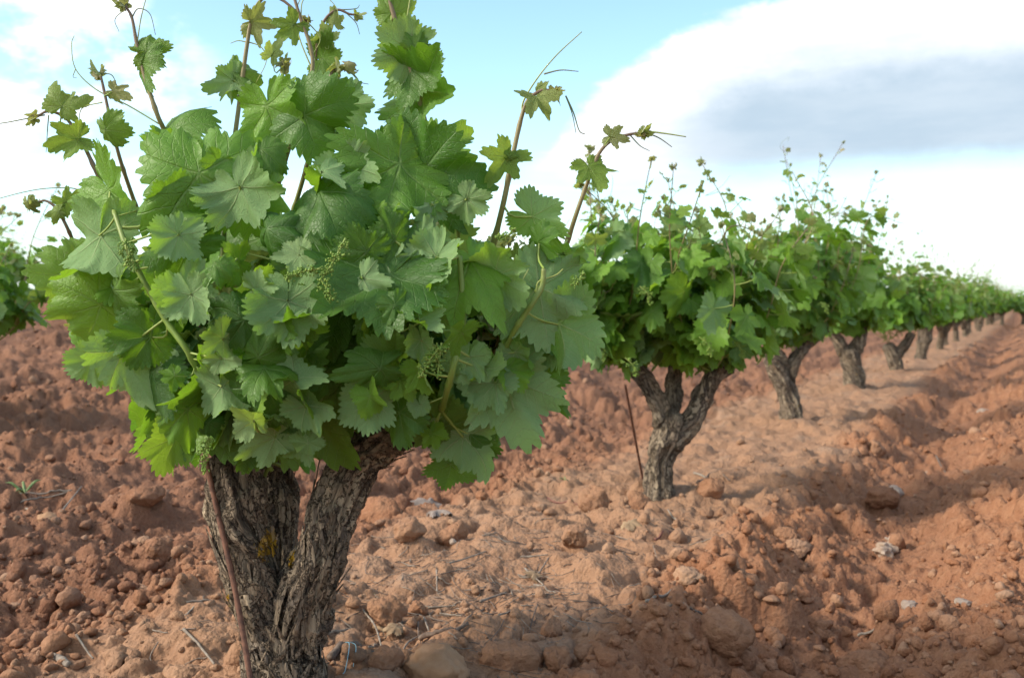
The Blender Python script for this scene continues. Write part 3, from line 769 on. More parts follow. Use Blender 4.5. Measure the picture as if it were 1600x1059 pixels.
hero_shoot([(140, 470, .1), (122, 400, .05), (106, 358), (88, 326), (72, 314), (58, 316)], 1.93, .0042, .0018, (0.6, 1.0), tip_s=.026,
           tendrils=[([(128, 300), (110, 294), (60, 296), (0, 310), (-60, 330)], 0), ([(98, 338), (104, 328), (94, 318), (80, 316)], 0), ([(116, 310), (120, 330), (124, 342)], 0, .8)])
hero_shoot([(200, 400, .08), (178, 330, .04), (150, 268), (128, 222), (104, 186), (76, 174), (56, 184)], 1.90, .0048, .0020, (0.5, 1.0), tip_s=.02,
           tendrils=[([(70, 180), (40, 186), (-10, 194), (-60, 190)], 0, 1.2), ([(76, 180), (74, 205), (72, 238)], 0), ([(160, 160), (128, 170), (124, 200)], 1)])
hero_shoot([(215, 330, .08), (188, 250, .02), (172, 185), (160, 130), (157, 118)], 1.95, .0042, .0020, (0.5, 1.0), tip_s=.024,
           tendrils=[([(252, 196), (200, 165), (150, 140), (118, 108), (112, 70), (116, 56)], 1, 1.2), ([(158, 116), (175, 118), (186, 140), (202, 150)], 0), ([(118, 108), (114, 120), (120, 122)], 1, .8)])
hero_shoot([(285, 320, .1), (262, 220, .03), (246, 180), (228, 125), (214, 70), (206, 28), (196, 10)], 1.88, .0052, .0022, (0.25, 0.9), tip_s=.022,
           tendrils=[([(214, 70), (220, 30), (230, -10), (236, -40)], 1), ([(206, 28), (216, 14), (234, 22), (243, 55)], 0), ([(200, 12), (180, 30), (186, 50)], 0, .8)])
hero_shoot([(350, 400, .1), (358, 300, .05), (365, 230), (374, 160), (386, 70), (396, 20), (416, -6), (440, 0), (462, 18), (480, 34)], 1.92, .0054, .0020, (0.15, 1.0), tip_s=.02,
           tendrils=[([(384, 66), (372, 64), (360, 68)], 1), ([(388, 66), (408, 74), (416, 96), (400, 130)], 1), ([(480, 34), (500, 60), (490, 84)], 1)])
hero_shoot([(445, 260, .08), (443, 200, .02), (443, 150), (442, 104)], 1.86, .0030, .0018, (0.0, 0.2), tip_s=.028)
hero_shoot([(420, 340, .1), (446, 250, .03), (470, 170), (488, 110), (484, 70), (470, 30), (458, -10), (450, -50)], 1.90, .0050, .0024, (0.2, 0.9), tip=False,
           tendrils=[([(470, 30), (474, 0), (500, -10), (524, 10), (530, 30)], 1), ([(488, 110), (468, 60), (462, 20), (478, -20)], 1, 1.2)])
hero_shoot([(440, 390, .1), (460, 325, .04), (482, 250), (500, 180), (516, 120), (522, 108)], 1.84, .0050, .0022, (0.1, 0.9), tip_s=.024,
           tendrils=[([(522, 108), (545, 112), (562, 128), (576, 132)], 0), ([(530, 104), (556, 120), (570, 150)], 0), ([(480, 168), (460, 176), (482, 200), (480, 224), (452, 230)], 1, 1.2)])
hero_shoot([(492, 130, .03), (496, 70), (506, 34), (526, 16), (545, 22), (556, 24)], 1.95, .0034, .0018, (0.7, 1.0), tip_s=.018,
           tendrils=[([(540, 20), (556, 36), (562, 54)], 0), ([(530, 16), (556, 14), (562, 8)], 0)])
hero_shoot([(696, 430, .08), (694, 340, .03), (682, 260), (664, 190), (648, 130), (632, 80), (614, 20), (600, -30)], 1.84, .0056, .0036, (0.3, 0.75), tip=False,
           tendrils=[([(628, 78), (634, 40), (642, -10), (648, -50)], 1, 1.3)])
hero_shoot([(714, 430, .05), (716, 350), (712, 300), (700, 272), (690, 258)], 1.72, .0034, .0018, (0.0, 0.8), tip_s=.022,
           tendrils=[([(715, 345), (700, 320), (686, 300), (684, 262)], 1, 1.3)])
hero_shoot([(745, 460, .1), (765, 402, .04), (786, 320), (800, 250), (814, 186), (826, 156), (846, 142), (868, 142)], 1.74, .0058, .0022, (0.05, 0.95), tip_s=.02,
           tendrils=[([(816, 178), (818, 158), (840, 122), (870, 86), (909, 50)], 1, 1.4), ([(850, 116), (876, 110), (904, 112)], 0, 1.2), ([(884, 150), (896, 176), (905, 204), (914, 210)], 0, 1.2), ([(884, 150), (894, 178), (900, 208)], 0)])
hero_shoot([(850, 470, .08), (878, 402, .03), (902, 330), (920, 280), (936, 240), (958, 218), (985, 210), (1000, 208)], 1.80, .0048, .0020, (0.35, 0.9), tip_s=.02,
           tendrils=[([(990, 210), (1010, 206), (1040, 209), (1072, 214)], 1, 1.7), ([(1010, 208), (1030, 216), (1050, 230)], 0, 1.2), ([(985, 212), (1000, 228), (1015, 236)], 0)])
hero_shoot([(690, 640, .12), (704, 590), (718, 530), (724, 490), (718, 400)], 1.62, .0056, .0044, (0.0, 0.1), tip=False)
hero_shoot([(760, 610, .15), (796, 530, .03), (824, 485), (846, 450), (850, 420)], 1.66, .0052, .0042, (0.0, 0.2), tip=False,
           tendrils=[([(838, 458), (842, 440), (868, 430), (880, 420)], 1, 1.4), ([(815, 480), (812, 450), (826, 420)], 1)])
hero_shoot([(335, 640, .1), (300, 560), (262, 505), (236, 460), (200, 390), (178, 330, .03)], 1.66, .0056, .0038, (0.0, 0.15), tip=False)
hero_shoot([(360, 640, .1), (345, 520, .05), (348, 420), (350, 360)], 1.75, .0056, .0044, (0.05, 0.2), tip=False)
hero_shoot([(372, 430), (384, 380), (392, 350)], 1.72, .0040, .0030, (0.0, 0.05), tip=False)
hero_shoot([(610, 640, .1), (612, 560), (618, 520)], 1.68, .0056, .0044, (0.0, 0.1), tip=False)

ALLP = np.vstack(SHOOTS)
def hero_depth(px, py):
    ex, ey = (px - 510) / 470, (py - 470) / 300
    return 1.93 - 0.36 * math.sqrt(max(0.0, 1 - ex * ex - ey * ey))

def leaf_at(acc, rs, px, py, L, phi, side, tone, young=0.0, tilt=(0, 0), kind=None, d=None, shape=None):
    d = hero_depth(px, py) if d is None else d
    c_ = at(px, py, d)
    a = R(phi)
    T = np.array([math.cos(a), 0, math.sin(a)])
    N = np.array([0, -1.0, 0]) * side
    # tilt: tip swings towards (+) the viewer, side swings; small random play
    t1, t2 = R(tilt[0] + rs.normal() * 9), R(tilt[1] + rs.normal() * 11)
    T2 = T * math.cos(t1) + np.array([0, -1.0, 0]) * math.sin(t1)
    X = np.cross(T, N); N2 = N * math.cos(t2) + X * math.sin(t2)
    size = L / FPX * d / 1.50
    base = c_ - T2 * size * 0.30
    inner = np.array([ROW0[0], ROW0[1], 0.75])
    dist = np.linalg.norm(ALLP - base, axis=1); j = int(np.argmin(dist))
    if dist[j] < 0.11: pet = ALLP[j]
    else: pet = base - T2 * 0.03 + unit(inner - base) * 0.06
    k = kind or (K_YOUNG if young > 0.35 else K_HI)
    if shape is None:
        shape = dict(curl_y=rs.uniform(-0.2, 1.1), curl_x=rs.uniform(-0.5, 1.2), wave=rs.uniform(0.05, 0.17), foldv=rs.uniform(-0.25, 0.5))
        if rs.uniform() < 0.38: shape['curl_x'] = rs.uniform(1.3, 2.4)
        if rs.uniform() < 0.2: shape['foldv'] = rs.uniform(0.5, 0.95)
        if rs.uniform() < 0.2: shape['curl_y'] = rs.uniform(1.2, 1.9)
    add_leaf(acc, k[rs.integers(len(k))], rs, base, T2, N2, size, tone, young, pet, shape, 0.0017 if L > 60 else 0.0011)

F, B = 1, -1
HERO = [  # photo x, y, length px, pointing (deg, 0 right, 90 up), side, tone, young, tilt; backlight on some leaves is put into tone and young
 (186, 312, 140, -40, F, .85, .05, (25, 25)), (318, 312, 200, -80, F, .75, .0, (10, -15)), (278, 218, 120, -20, F, .55, 0, (35, 10)), (250, 225, 90, 160, B, .7, 0, (10, 0)),
 (425, 190, 120, -75, F, .85, 0, (0, 20)), (408, 250, 90, -90, F, .45, .1, (20, 30)), (497, 192, 115, -30, F, .35, 0, (30, 20)), (545, 178, 95, -60, B, .5, 0, (10, 25)),
 (590, 270, 185, 200, F, .6, 0, (25, 15)), (485, 325, 150, 235, F, .25, 0, (15, 30)), (690, 275, 180, -10, F, .2, 0, (30, 10)), (610, 235, 90, 20, F, .15, 0, (20, 0)),
 (100, 412, 120, 120, F, .8, .25, (25, 45)), (152, 398, 150, -95, B, .75, 0, (0, 25)), (128, 488, 150, 205, F, 1.0, .3, (0, -20)), (188, 470, 110, -60, F, .5, .15, (25, 40)),
 (272, 388, 125, 200, F, .45, 0, (20, 0)), (300, 470, 105, -65, B, .85, 0, (0, -20)), (432, 372, 130, -40, F, .2, 0, (20, 10)), (355, 505, 130, 190, F, .2, 0, (25, 0)),
 (455, 492, 120, -75, B, .5, 0, (0, 15)), (408, 452, 60, 10, B, .8, 0, (20, 0)), (575, 455, 215, 215, F, .22, 0, (20, 10)), (668, 420, 110, 235, B, .75, 0, (0, 20)),
 (752, 432, 175, -50, F, .95, 0, (20, -25)), (790, 425, 100, 20, B, .8, 0, (10, 20)), (868, 460, 150, -25, B, .75, 0, (0, 10)), (880, 530, 125, -70, B, .45, 0, (0, 20)),
 (800, 622, 172, -72, B, .72, 0, (-5, 10)), (762, 612, 90, 230, B, .6, 0, (0, 20)), (858, 604, 95, -60, F, .35, 0, (15, 10)), (205, 572, 135, -65, B, .95, 0, (5, -25)),
 (146, 576, 75, -80, B, 1.0, 0, (0, -30)), (243, 602, 120, -70, F, .2, 0, (20, 0)), (212, 530, 110, 190, F, .4, 0, (25, -10)), (402, 628, 150, -120, F, .25, 0, (10, 0)),
 (350, 620, 85, -80, B, .6, 0, (0, 0)), (352, 570, 60, -60, B, .7, .2, (0, 0)), (424, 552, 105, 15, F, .45, 0, (25, 10)), (470, 602, 80, -30, B, .5, 0, (10, 10)),
 (490, 648, 95, -50, B, .75, 0, (0, 20)), (296, 660, 105, -80, F, .75, 0, (20, -20)), (268, 702, 95, -110, F, .95, .15, (0, -20)), (412, 690, 90, 200, B, .8, .1, (0, 0)),
 (580, 642, 100, -90, B, .65, 0, (0, 0)), (572, 580, 110, 190, F, .3, 0, (20, 0)), (628, 662, 95, -80, F, .25, 0, (20, 10)), (660, 545, 70, -80, B, .6, 0, (0, 10)),
 (728, 572, 80, -110, B, .65, 0, (0, 20)), (722, 702, 100, -95, B, .75, 0, (0, 10)), (748, 690, 85, -40, F, .3, 0, (20, 0)), (702, 738, 65, -100, F, .5, 0, (15, 10)),
 (660, 640, 42, -70, B, .7, 0, (0, 0)), (848, 345, 90, -20, B, .7, 0, (0, 25)), (850, 386, 75, -50, F, .4, 0, (30, 30)), (895, 398, 80, -10, B, .75, 0, (0, 10)),
 (660, 360, 70, 60, B, .6, 0, (0, 0)), (610, 360, 85, 110, F, .35, 0, (10, 20)), (555, 390, 90, 170, F, .35, 0, (10, 10)), (385, 310, 110, -60, B, .65, 0, (0, 20)),
 (690, 232, 130, 40, F, .85, .2, (-10, 0)), (655, 215, 80, 110, F, .7, .1, (0, 30)), (680, 142, 150, -15, F, .45, 0, (30, 25)), (640, 128, 110, -100, F, .4, 0, (10, 20)),
 (622, 86, 110, 200, B, .8, .15, (0, 0)), (655, 70, 60, 60, F, .5, .2, (0, 10)), (616, 8, 70, 70, F, .55, .35, (0, 0)), (515, 88, 60, 10, F, .6, .3, (10, 0)),
 (226, 112, 85, -70, F, .5, .15, (15, 20)), (240, 78, 60, 10, F, .6, .3, (0, 0)), (352, 130, 70, 200, B, .7, .1, (0, 10)), (372, 128, 85, -60, F, .55, .2, (15, 20)),
 (404, 36, 58, -10, F, .6, .8, (10, 30)), (450, 46, 60, 220, F, .6, .45, (10, 10)), (108, 222, 75, 200, F, .7, .4, (0, 0)), (175, 216, 75, -60, F, .6, .3, (15, 25)),
 (102, 156, 60, 70, F, .7, .6, (0, 10)), (110, 310, 55, 30, F, .7, .45, (0, 10)), (84, 332, 40, 190, F, .7, .6, (0, 0)), (46, 322, 40, -70, F, .7, .75, (0, 0)),
 (186, 146, 45, -30, F, .6, .85, (10, 20)), (784, 258, 85, -120, F, .7, .42, (20, 0)), (805, 250, 50, -20, F, .7, .45, (10, 10)), (846, 160, 62, -50, F, .6, .7, (10, 0)),
 (926, 272, 72, -60, F, .7, .5, (25, 0)), (962, 216, 45, -10, B, .6, .8, (0, 20)), (430, 80, 45, 60, B, .9, .6, (0, 0)), (548, 105, 45, -20, F, .6, .9, (10, 10)),
 (505, 60, 50, 150, B, .7, .6, (0, 0)), (520, 30, 40, 100, F, .6, .7, (0, 0)), (505, 125, 70, -90, F, .8, .4, (10, 20)), (740, 320, 70, -40, B, .65, .15, (10, 10)),
]
rs = np.random.default_rng(77)
for h in HERO:
    px, py, L, phi, side, tone, young, tilt = h
    a = Acc(); up = py < 250
    dd = None
    if young > 0.3 or py < 180:                 # leaves out on the shoots sit at the shoot's own depth
        best_ = min(((np.min(np.hypot((P[:, 0] / P[:, 1]) * FPX + CX - px, 465 - (P[:, 2] - CAM_H) / P[:, 1] * FPX - py)), P) for P in SHOOTS), key=lambda t: t[0])[1]
        ii = int(np.argmin(np.hypot((best_[:, 0] / best_[:, 1]) * FPX + CX - px, 465 - (best_[:, 2] - CAM_H) / best_[:, 1] * FPX - py)))
        dd = best_[ii][1] - 0.025
    leaf_at(a, rs, px, py, L, phi, side, tone, young, tilt, d=dd)
    o = a.build('leaf', [M_LEAF, M_PETIOLE], vine1)

# ------------------------------------------------------------------ procedural canopy
def canopy(rng, base, heads, n_shoot, n_leaf, kinds, leaf_s, parent, spread=0.5, length=(0.48, 0.90), dmin=None, shoots_parts=False, detail=True, tall=0.25, zmax=None, name='foliage', young_k=None, drop=0.0, reject=None, zmin=0.45, tone_m=0.42, zg=0.0, ztop=1.45):
    """shoots spring from the heads of the stock and carry alternate leaves; returns foliage and shoots"""
    fol = Acc(); wood = Acc(); made = []
    yk = young_k or kinds
    for i in range(n_shoot):
        h = np.asarray(heads[i % len(heads)], float)
        a = rng.uniform(0, 2 * math.pi)
        out = np.array([math.cos(a), math.sin(a), 0])
        lean = rng.uniform(0.15, 1.25) * spread / 0.5
        istall = rng.uniform() < tall
        if istall: lean *= 0.5
        ln = rng.uniform(*length) * (1.3 if istall else 1.0)
        p0 = h + rng.normal(size=3) * 0.025
        d0 = unit(out * lean + np.array([0, 0, rng.uniform(0.5, 1.0)]))
        p1 = p0 + d0 * ln * 0.35
        p2 = p1 + unit(d0 * 0.55 + np.array([0, 0, 0.7]) + rng.normal(size=3) * 0.12) * ln * 0.35
        p3 = p2 + unit(np.array([0, 0, 0.8]) + out * rng.uniform(-0.1, 0.7) + rng.normal(size=3) * 0.2) * ln * 0.3
        if rng.uniform() < 0.35 and not istall:        # some shoots sag sideways
            p3 = p2 + unit(out * 0.9 + np.array([0, 0, -0.1])) * ln * 0.25
        zc = zmax if zmax is not None else zg + (ztop * rng.uniform(0.92, 1.0) if istall else ztop - rng.uniform(0.1, 0.35))
        if True:
            k = min(1.0, (zc - p0[2]) / max(1e-3, p3[2] - p0[2]))
            p1, p2, p3 = [p0 + (p - p0) * np.array([1, 1, k]) for p in (p1, p2, p3)]
        if reject is not None:
            for _ in range(9):
                if not reject(p3, 0.06): break
                p1, p2, p3 = [p0 + (p - p0) * 0.86 for p in (p1, p2, p3)]
        S = spline([p0, p1, p2, p3], 22)
        w_ = Acc() if shoots_parts else wood
        tube(w_, S, np.linspace(0.0045, 0.0017, 22), 6 if detail else 4, 0, tint_fn=shoot_tint(rng, 0.0, 0.9))
        made.append(w_)
        for j in range(n_leaf):
            t = (j + 0.6 + rng.uniform(-0.25, 0.25)) / n_leaf
            p = S[min(21, int(t * 21))]
            sidev = unit(np.cross(S[min(21, int(t * 21) + 1)] - S[max(0, int(t * 21) - 1)], [0.3, 0.2, 1]) + 1e-6) * (1 if j % 2 else -1)
            young = 0.0 if t < 0.72 else rng.uniform(0.1, 0.5) + (t - 0.72) * 2.0
            young = min(young, 1.0)
            te = t if not istall else min(1.0, t * 1.3)
            sz = leaf_s * (0.75 + 0.45 * math.sin(math.pi * min(1, t * 0.85 + 0.2))) * rng.uniform(0.6, 1.25) * (1.0 if te < 0.66 else max(0.36, 1 - (te - 0.66) * 2.1))
            pdir = unit(sidev * 0.8 + out * 0.55 + rng.normal(size=3) * 0.45 + np.array([0, 0, 0.25]))
            pl_ = rng.uniform(0.04, 0.10) * (0.5 if t > 0.75 else 1)
            b = p + pdir * pl_
            if b[2] < zmin + zg: b[2] = zmin + zg + rng.uniform(0, 0.06)
            ctr = np.array([base[0], base[1], 0.75 + zg]); rad_ = unit((b - ctr) * np.array([1, 1, 0.6]))
            tip = unit(pdir * 0.4 + rad_ * 0.4 + np.array([0, 0, -0.9 if t < 0.75 else -0.1]) + rng.normal(size=3) * 0.35)
            nrm = unit(rad_ * 1.0 + np.array([0, 0, 0.75]) + rng.normal(size=3) * 0.45)
            if rng.uniform() < 0.22: nrm = -nrm
            if reject is not None and reject(b, sz): continue
            kk = yk if young > 0.4 else kinds
            add_leaf(fol, kk[rng.integers(len(kk))], rng, b, tip, nrm, sz, float(np.clip(rng.normal(tone_m, 0.27), 0, 1)), young, p if detail else None, None, 0.0015)
        if rng.uniform() < 0.8:
            add_tip(fol, rng, S[-1], S[-1] - S[-3], yk, 0.022, 4 if detail else 2)
        if rng.uniform() < 0.7:
            q0 = S[rng.integers(13, 21)]; q1 = q0 + unit(rng.normal(size=3) + [0, 0, 0.5]) * 0.06
            q2 = q1 + unit(rng.normal(size=3) + [0, 0, 0.9]) * 0.07; q3 = q2 + rng.normal(size=3) * 0.03
            tube(w_, spline([q0, q1, q2, q3], 14), np.linspace(0.0012, 0.0006, 14), 4, 0, (0.15, 0, 0, 1))
    return fol, wood, made

# filler of the nearest vine: the leaves behind and between those that face the camera
def rej1(b, sz):
    px = (b[0] / b[1]) * FPX + CX; py = 465 - (b[2] - CAM_H) / b[1] * FPX
    if b[1] < 1.68: return True
    floor_ = np.interp(px, [100, 250, 480, 520, 620, 680, 800, 900], [570, 715, 725, 680, 660, 730, 700, 570])
    if py + sz * 0.75 / b[1] * FPX > floor_: return True
    ex, ey = (px - 495) / 375, (py - 470) / 260
    if py < 470: ey = (py - 470) / 190
    return ex * ex + ey * ey > 1.0
heads1 = [at(355, 690, D1), at(436, 690, D1 + .12), at(640, 650, D1 + .04), at(690, 635, D1 + .05), at(420, 700, D1)]
fol, wood, _ = canopy(np.random.default_rng(21), ROW0, heads1, 48, 14, K_HI, 0.108, vine1, 0.62, (0.35, 0.6), zmax=1.02, tall=0.0, young_k=K_YOUNG, reject=rej1)
rs2 = np.random.default_rng(313)
n_ = 0
while n_ < 75:                                            # small leaves of the side shoots, at every angle
    px, py = rs2.uniform(95, 870), rs2.uniform(255, 715)
    ex, ey = (px - 505) / 405, (py - 455) / 265
    if ex * ex + ey * ey > 1 or py > np.interp(px, [100, 250, 480, 520, 620, 680, 800, 900], [570, 700, 710, 660, 640, 710, 690, 570]): continue
    n_ += 1
    leaf_at(fol, rs2, px, py, rs2.uniform(38, 100), rs2.uniform(-165, -15) if rs2.uniform() < .8 else rs2.uniform(0, 360), 1 if rs2.uniform() < 0.58 else -1, float(np.clip(rs2.normal(.6, .28), 0, 1)),
            0.0 if rs2.uniform() < .8 else rs2.uniform(.1, .34), (rs2.uniform(-25, 60), rs2.uniform(-60, 60)), d=hero_depth(px, py) + rs2.uniform(-0.05, 0.10))
o = fol.build('foliage', [M_LEAF, M_PETIOLE], vine1); o['kind'] = 'stuff'
wood.build('inner_shoots', [M_STEM], vine1)['kind'] = 'stuff'

# flower clusters
def cluster(rng, axis, n, r=0.0021, spread=0.012):
    a = Acc(); S = spline(axis, 24); v0, f0 = ICO[1]
    tube(a, S, np.linspace(0.0016, 0.0009, 24), 5, 1)
    for i in range(n):
        t = rng.uniform(0.12, 1.0); p = S[int(t * 23)]
        k = math.floor(t * 11) * 2.4 + rng.integers(0, 2) * 3.1
        o = np.array([math.cos(k), math.sin(k) * 0.8, 0.35 * math.sin(k * 1.7)]) * spread * (1.15 - t) * rng.uniform(0.5, 1.3) + rng.normal(size=3) * 0.0028
        a.add(v0 * r * rng.uniform(0.75, 1.2) + p + o, f0, np.full(len(f0), 3))
    return a
rc = np.random.default_rng(9)
for pts_, n, sp in (([(196, 372), (200, 400), (214, 425)], 190, .016), ([(540, 372), (520, 410), (500, 440)], 170, .016), ([(500, 420), (470, 425), (448, 436)], 170, .016), ([(500, 435), (512, 452), (520, 470)], 110, .012),
                    ([(690, 540), (672, 562), (656, 590)], 190, .017), ([(690, 535), (686, 565), (684, 592)], 120, .012), ([(326, 682), (320, 708), (318, 740)], 190, .011), ([(912, 426), (898, 446)], 60, .010), ([(806, 356), (790, 370), (776, 372)], 90, .013)):
    d = hero_depth(*pts_[1][:2]) - 0.05
    cluster(rc, px_line(pts_, d), int(n * 0.8), 0.0018, sp * 0.85).build('flower_cluster', [M_BUD, M_PETIOLE], vine1, uv=False)

# ------------------------------------------------------------------ the other vines of the row
def row_vine(i, bx, by, limbs, heads, label, lod, seed, voxel, leaf_s=0.105, nsh=24, nl=13, parts=False, spread=0.5, tall=0.25, clusters=0, group='bush vines along the row', zmin=0.53, ztop=1.45, length=(0.48, 0.90)):
    z = float(macro(np.array([bx]), np.array([by]))[0])
    t = thing('grape_vine', (bx, by, z), label, 'grape vine', group)
    r = np.random.default_rng(seed)
    if limbs is None:
        limbs = []; heads = []
        lean = r.normal(size=2) * 0.05
        top = np.array([bx + lean[0], by + lean[1], z + r.uniform(0.26, 0.34)])
        limbs.append([(bx, by, z - 0.1, 0.068), (bx, by, z + 0.05, 0.055), (*((np.array([bx, by, z + .15]) + top) / 2), 0.048), (*top, 0.05)])
        a0 = r.uniform(0, 6.28)
        for k in range(r.integers(2, 4)):
            a = a0 + k * 2.2; e = top + np.array([math.cos(a) * 0.14, math.sin(a) * 0.14, r.uniform(0.12, 0.2)])
            limbs.append([(*(top - [0, 0, .04]), 0.05), (*((top + e) / 2 + [0, 0, -.01]), 0.042), (*e, 0.03)]); heads.append(e)
    stock('trunk', limbs, voxel, t, seed, 0.015)
    ks = {0: K_HI, 1: K_MID, 2: K_LOW}[lod]
    fol, wood, made = canopy(r, (bx, by), heads, nsh, nl, ks, leaf_s, t, spread, shoots_parts=parts, detail=lod < 2, tall=tall, zmin=zmin, tone_m=0.68, zg=z, ztop=ztop, length=length)
    fol.build('foliage', [M_LEAF, M_PETIOLE], t)
    if parts:
        for m_ in made: m_.build('shoot', [M_STEM], t)
    else: wood.build('shoots', [M_STEM], t)
    for c_ in range(clusters):
        a = r.uniform(math.pi, 2 * math.pi); p = np.array([bx + math.cos(a) * 0.36, by + math.sin(a) * 0.36, z + r.uniform(0.55, 0.85)])
        cluster(r, [p, p + [0.03, -.01, -.03], p + [0.04, -.01, -.07]], 90, 0.0028, 0.022).build('flower_cluster', [M_BUD, M_PETIOLE], t, uv=False)
    return t

def hd(d, *p): return [at(a, b, d + (c_[0] if c_ else 0)) for a, b, *c_ in p]
d2 = 4.06
row_vine(2, *at(1035, 780, d2)[:2], [
    limb(d2, (1030, 815, 24.9), (1030, 780, 21.6), (1032, 730, 20.6), (1042, 680, 20.6), (1046, 655, 18.4)),
    limb(d2, (1044, 680, 18.4), (1030, 630, 14.1), (1012, 600, 11.4), (990, 575, 9.8), (975, 560, 7.5)),
    limb(d2, (1050, 690, 17.3), (1080, 660, 14.1), (1096, 625, 12.5), (1115, 590, 11.9), (1138, 572, 10.2)),
    limb(d2, (1046, 650, 13, .08), (1052, 600, 10.8, .12), (1056, 560, 8.1, .15))],
    hd(d2, (955, 552), (1130, 562), (1056, 550, .15), (1010, 585), (1110, 580)),
    'second vine of the row, tan trunk with a left arm and a stubby right arm', 1, 201, 0.006, 0.082, 46, 16, True, 0.68, 0.2, 5, zmin=0.575, ztop=1.38)
d3 = 6.4
row_vine(3, *at(1238, 668, d3)[:2], [
    limb(d3, (1242, 690, 18.1), (1240, 665, 16.7), (1236, 630, 15.3), (1224, 595, 16.1), (1214, 570, 16.7), (1208, 552, 12.6)),
    limb(d3, (1228, 605, 12.6), (1236, 575, 9.8), (1256, 545, 9.1), (1276, 525, 8.3), (1292, 512, 6.3))],
    hd(d3, (1206, 545), (1292, 508), (1240, 520, .1), (1225, 540)),
    'third vine of the row with one slim grey arm reaching out to the right', 1, 202, 0.008, 0.084, 36, 15, True, 0.46, 0.3, 3, ztop=1.88, length=(0.62, 1.05))
d4 = 8.83
row_vine(4, *at(1336, 612, d4)[:2], [
    limb(d4, (1338, 630, 17.4), (1336, 605, 15.5), (1332, 575, 14.9), (1326, 550, 16.1)),
    limb(d4, (1322, 555, 11.2), (1308, 530, 8.1), (1300, 515, 5.6)), limb(d4, (1332, 555, 11.2), (1344, 530, 9.3), (1350, 512, 6.2))],
    hd(d4, (1300, 510), (1350, 508), (1325, 515, .15)), 'fourth vine of the row on a thick barrel shaped trunk with two short arms', 2, 203, 0.012, 0.086, 36, 15, False, 0.52, 0.28, ztop=1.80, length=(0.62, 1.02))
d5 = 11.13
row_vine(5, *at(1402, 582, d5)[:2], [
    limb(d5, (1404, 595, 11.6), (1400, 575, 10.2), (1394, 555, 10.2), (1388, 540, 9.5)), limb(d5, (1396, 560, 8.8), (1412, 540, 8.2), (1424, 522, 6.8))],
    hd(d5, (1386, 530), (1426, 516), (1405, 520, .1)), 'fifth vine of the row, its pale arm slanting right above a leaning trunk', 2, 204, 0.014, 0.086, 36, 15, False, 0.52, 0.28, ztop=1.80, length=(0.62, 1.02))
d6 = 13.9
row_vine(6, *at(1440, 556, d6)[:2], [
    limb(d6, (1438, 568, 9), (1440, 550, 8.2), (1444, 530, 9.8), (1446, 512, 11.2))], hd(d6, (1436, 505), (1455, 505), (1446, 505, .2)),
    'sixth vine of the row on a dark upright trunk flaring at the top', 2, 205, 0.016, 0.086, 36, 15, False, 0.52, 0.28, ztop=1.80, length=(0.62, 1.02))
p6 = at(1440, 556, d6)[:2]
row = []
for k in range(1, 5):
    b_ = p6 + DIR * 2.6 * k + NRM * 0.05 * math.sin(k * 2.1)
    lab = ['distant vine of the row just right of the dark flaring trunk', 'distant vine of the row with thin grey trunk, middle of the blurred ones', 'distant vine of the row with a low leafy side, before the green band', 'distant vine of the row where the trunks start to merge into a green band'][k - 1]
    row.append(row_vine(6 + k, b_[0], b_[1], None, None, lab, 2, 300 + k, 0.02, 0.09, 32, 15, False, 0.56, 0.3, ztop=1.72, length=(0.58, 0.98)))

def copy_vine(src, x, y, rz, sc_, label, group):
    c_ = src.copy(); sc.collection.objects.link(c_)
    c_.location = (x, y, float(macro(np.array([x]), np.array([y]))[0])); c_.rotation_euler = (0, 0, rz); c_.scale = (sc_,) * 3
    tag(c_, label, 'grape vine', group)
    for ch in src.children:
        k = ch.copy(); sc.collection.objects.link(k); k.parent = c_
        for gc in ch.children:
            g2 = gc.copy(); sc.collection.objects.link(g2); g2.parent = k
    return c_
rr_ = np.random.default_rng(31)
for k in range(5, 38):
    b_ = p6 + DIR * 2.5 * k + NRM * rr_.normal() * 0.08
    copy_vine(row[k % 4], b_[0], b_[1], rr_.uniform(0, 6.28), rr_.uniform(1.0, 1.18), 'tiny far vine in the green band where the row runs out to the right', 'bush vines along the row')

for k in range(26):
    copy_vine(row[(k + 1) % 4], 18.9 + 0.95 * (k % 13) + 0.4 * (k // 13), 39.5 + 0.2 * (k % 13) + 2.6 * (k // 13), rr_.uniform(0, 6.28), rr_.uniform(1.0, 1.15), 'far vine closing the field at the right edge of the photo', 'vines closing the far end of the field')
# rows beyond, on the left
L0 = np.array([-3.02, 5.6])
lv = row_vine(40, L0[0], L0[1], None, None, 'leafy vine of the next row, cut by the left edge of the photo', 1, 401, 0.02, 0.086, 44, 15, False, 0.62, 0.25, zmin=0.64, group='vines of the rows beyond')
for k in range(1, 22):
    b_ = L0 + DIR * 2.4 * k
    copy_vine(row[k % 4], b_[0], b_[1], rr_.uniform(0, 6.28), rr_.uniform(0.88, 1.02), 'far vine of the next row, mostly hidden behind the nearest vine', 'vines of the rows beyond')
for rw in range(1, 5):
    for k in range(0, 20):
        b_ = L0 - NRM * 3.4 * rw + DIR * (2.4 * k + 0.9 * rw)
        px_ = b_[0] / b_[1] * FPX + CX
        if -160 < px_ < 1000 and not (-60 < px_ < 150 and b_[1] < 13):
            copy_vine(row[(k + rw) % 4], b_[0], b_[1], rr_.uniform(0, 6.28), rr_.uniform(0.9, 1.0), 'blurred vine in the rows far off behind the nearest vine', 'vines of the rows beyond')

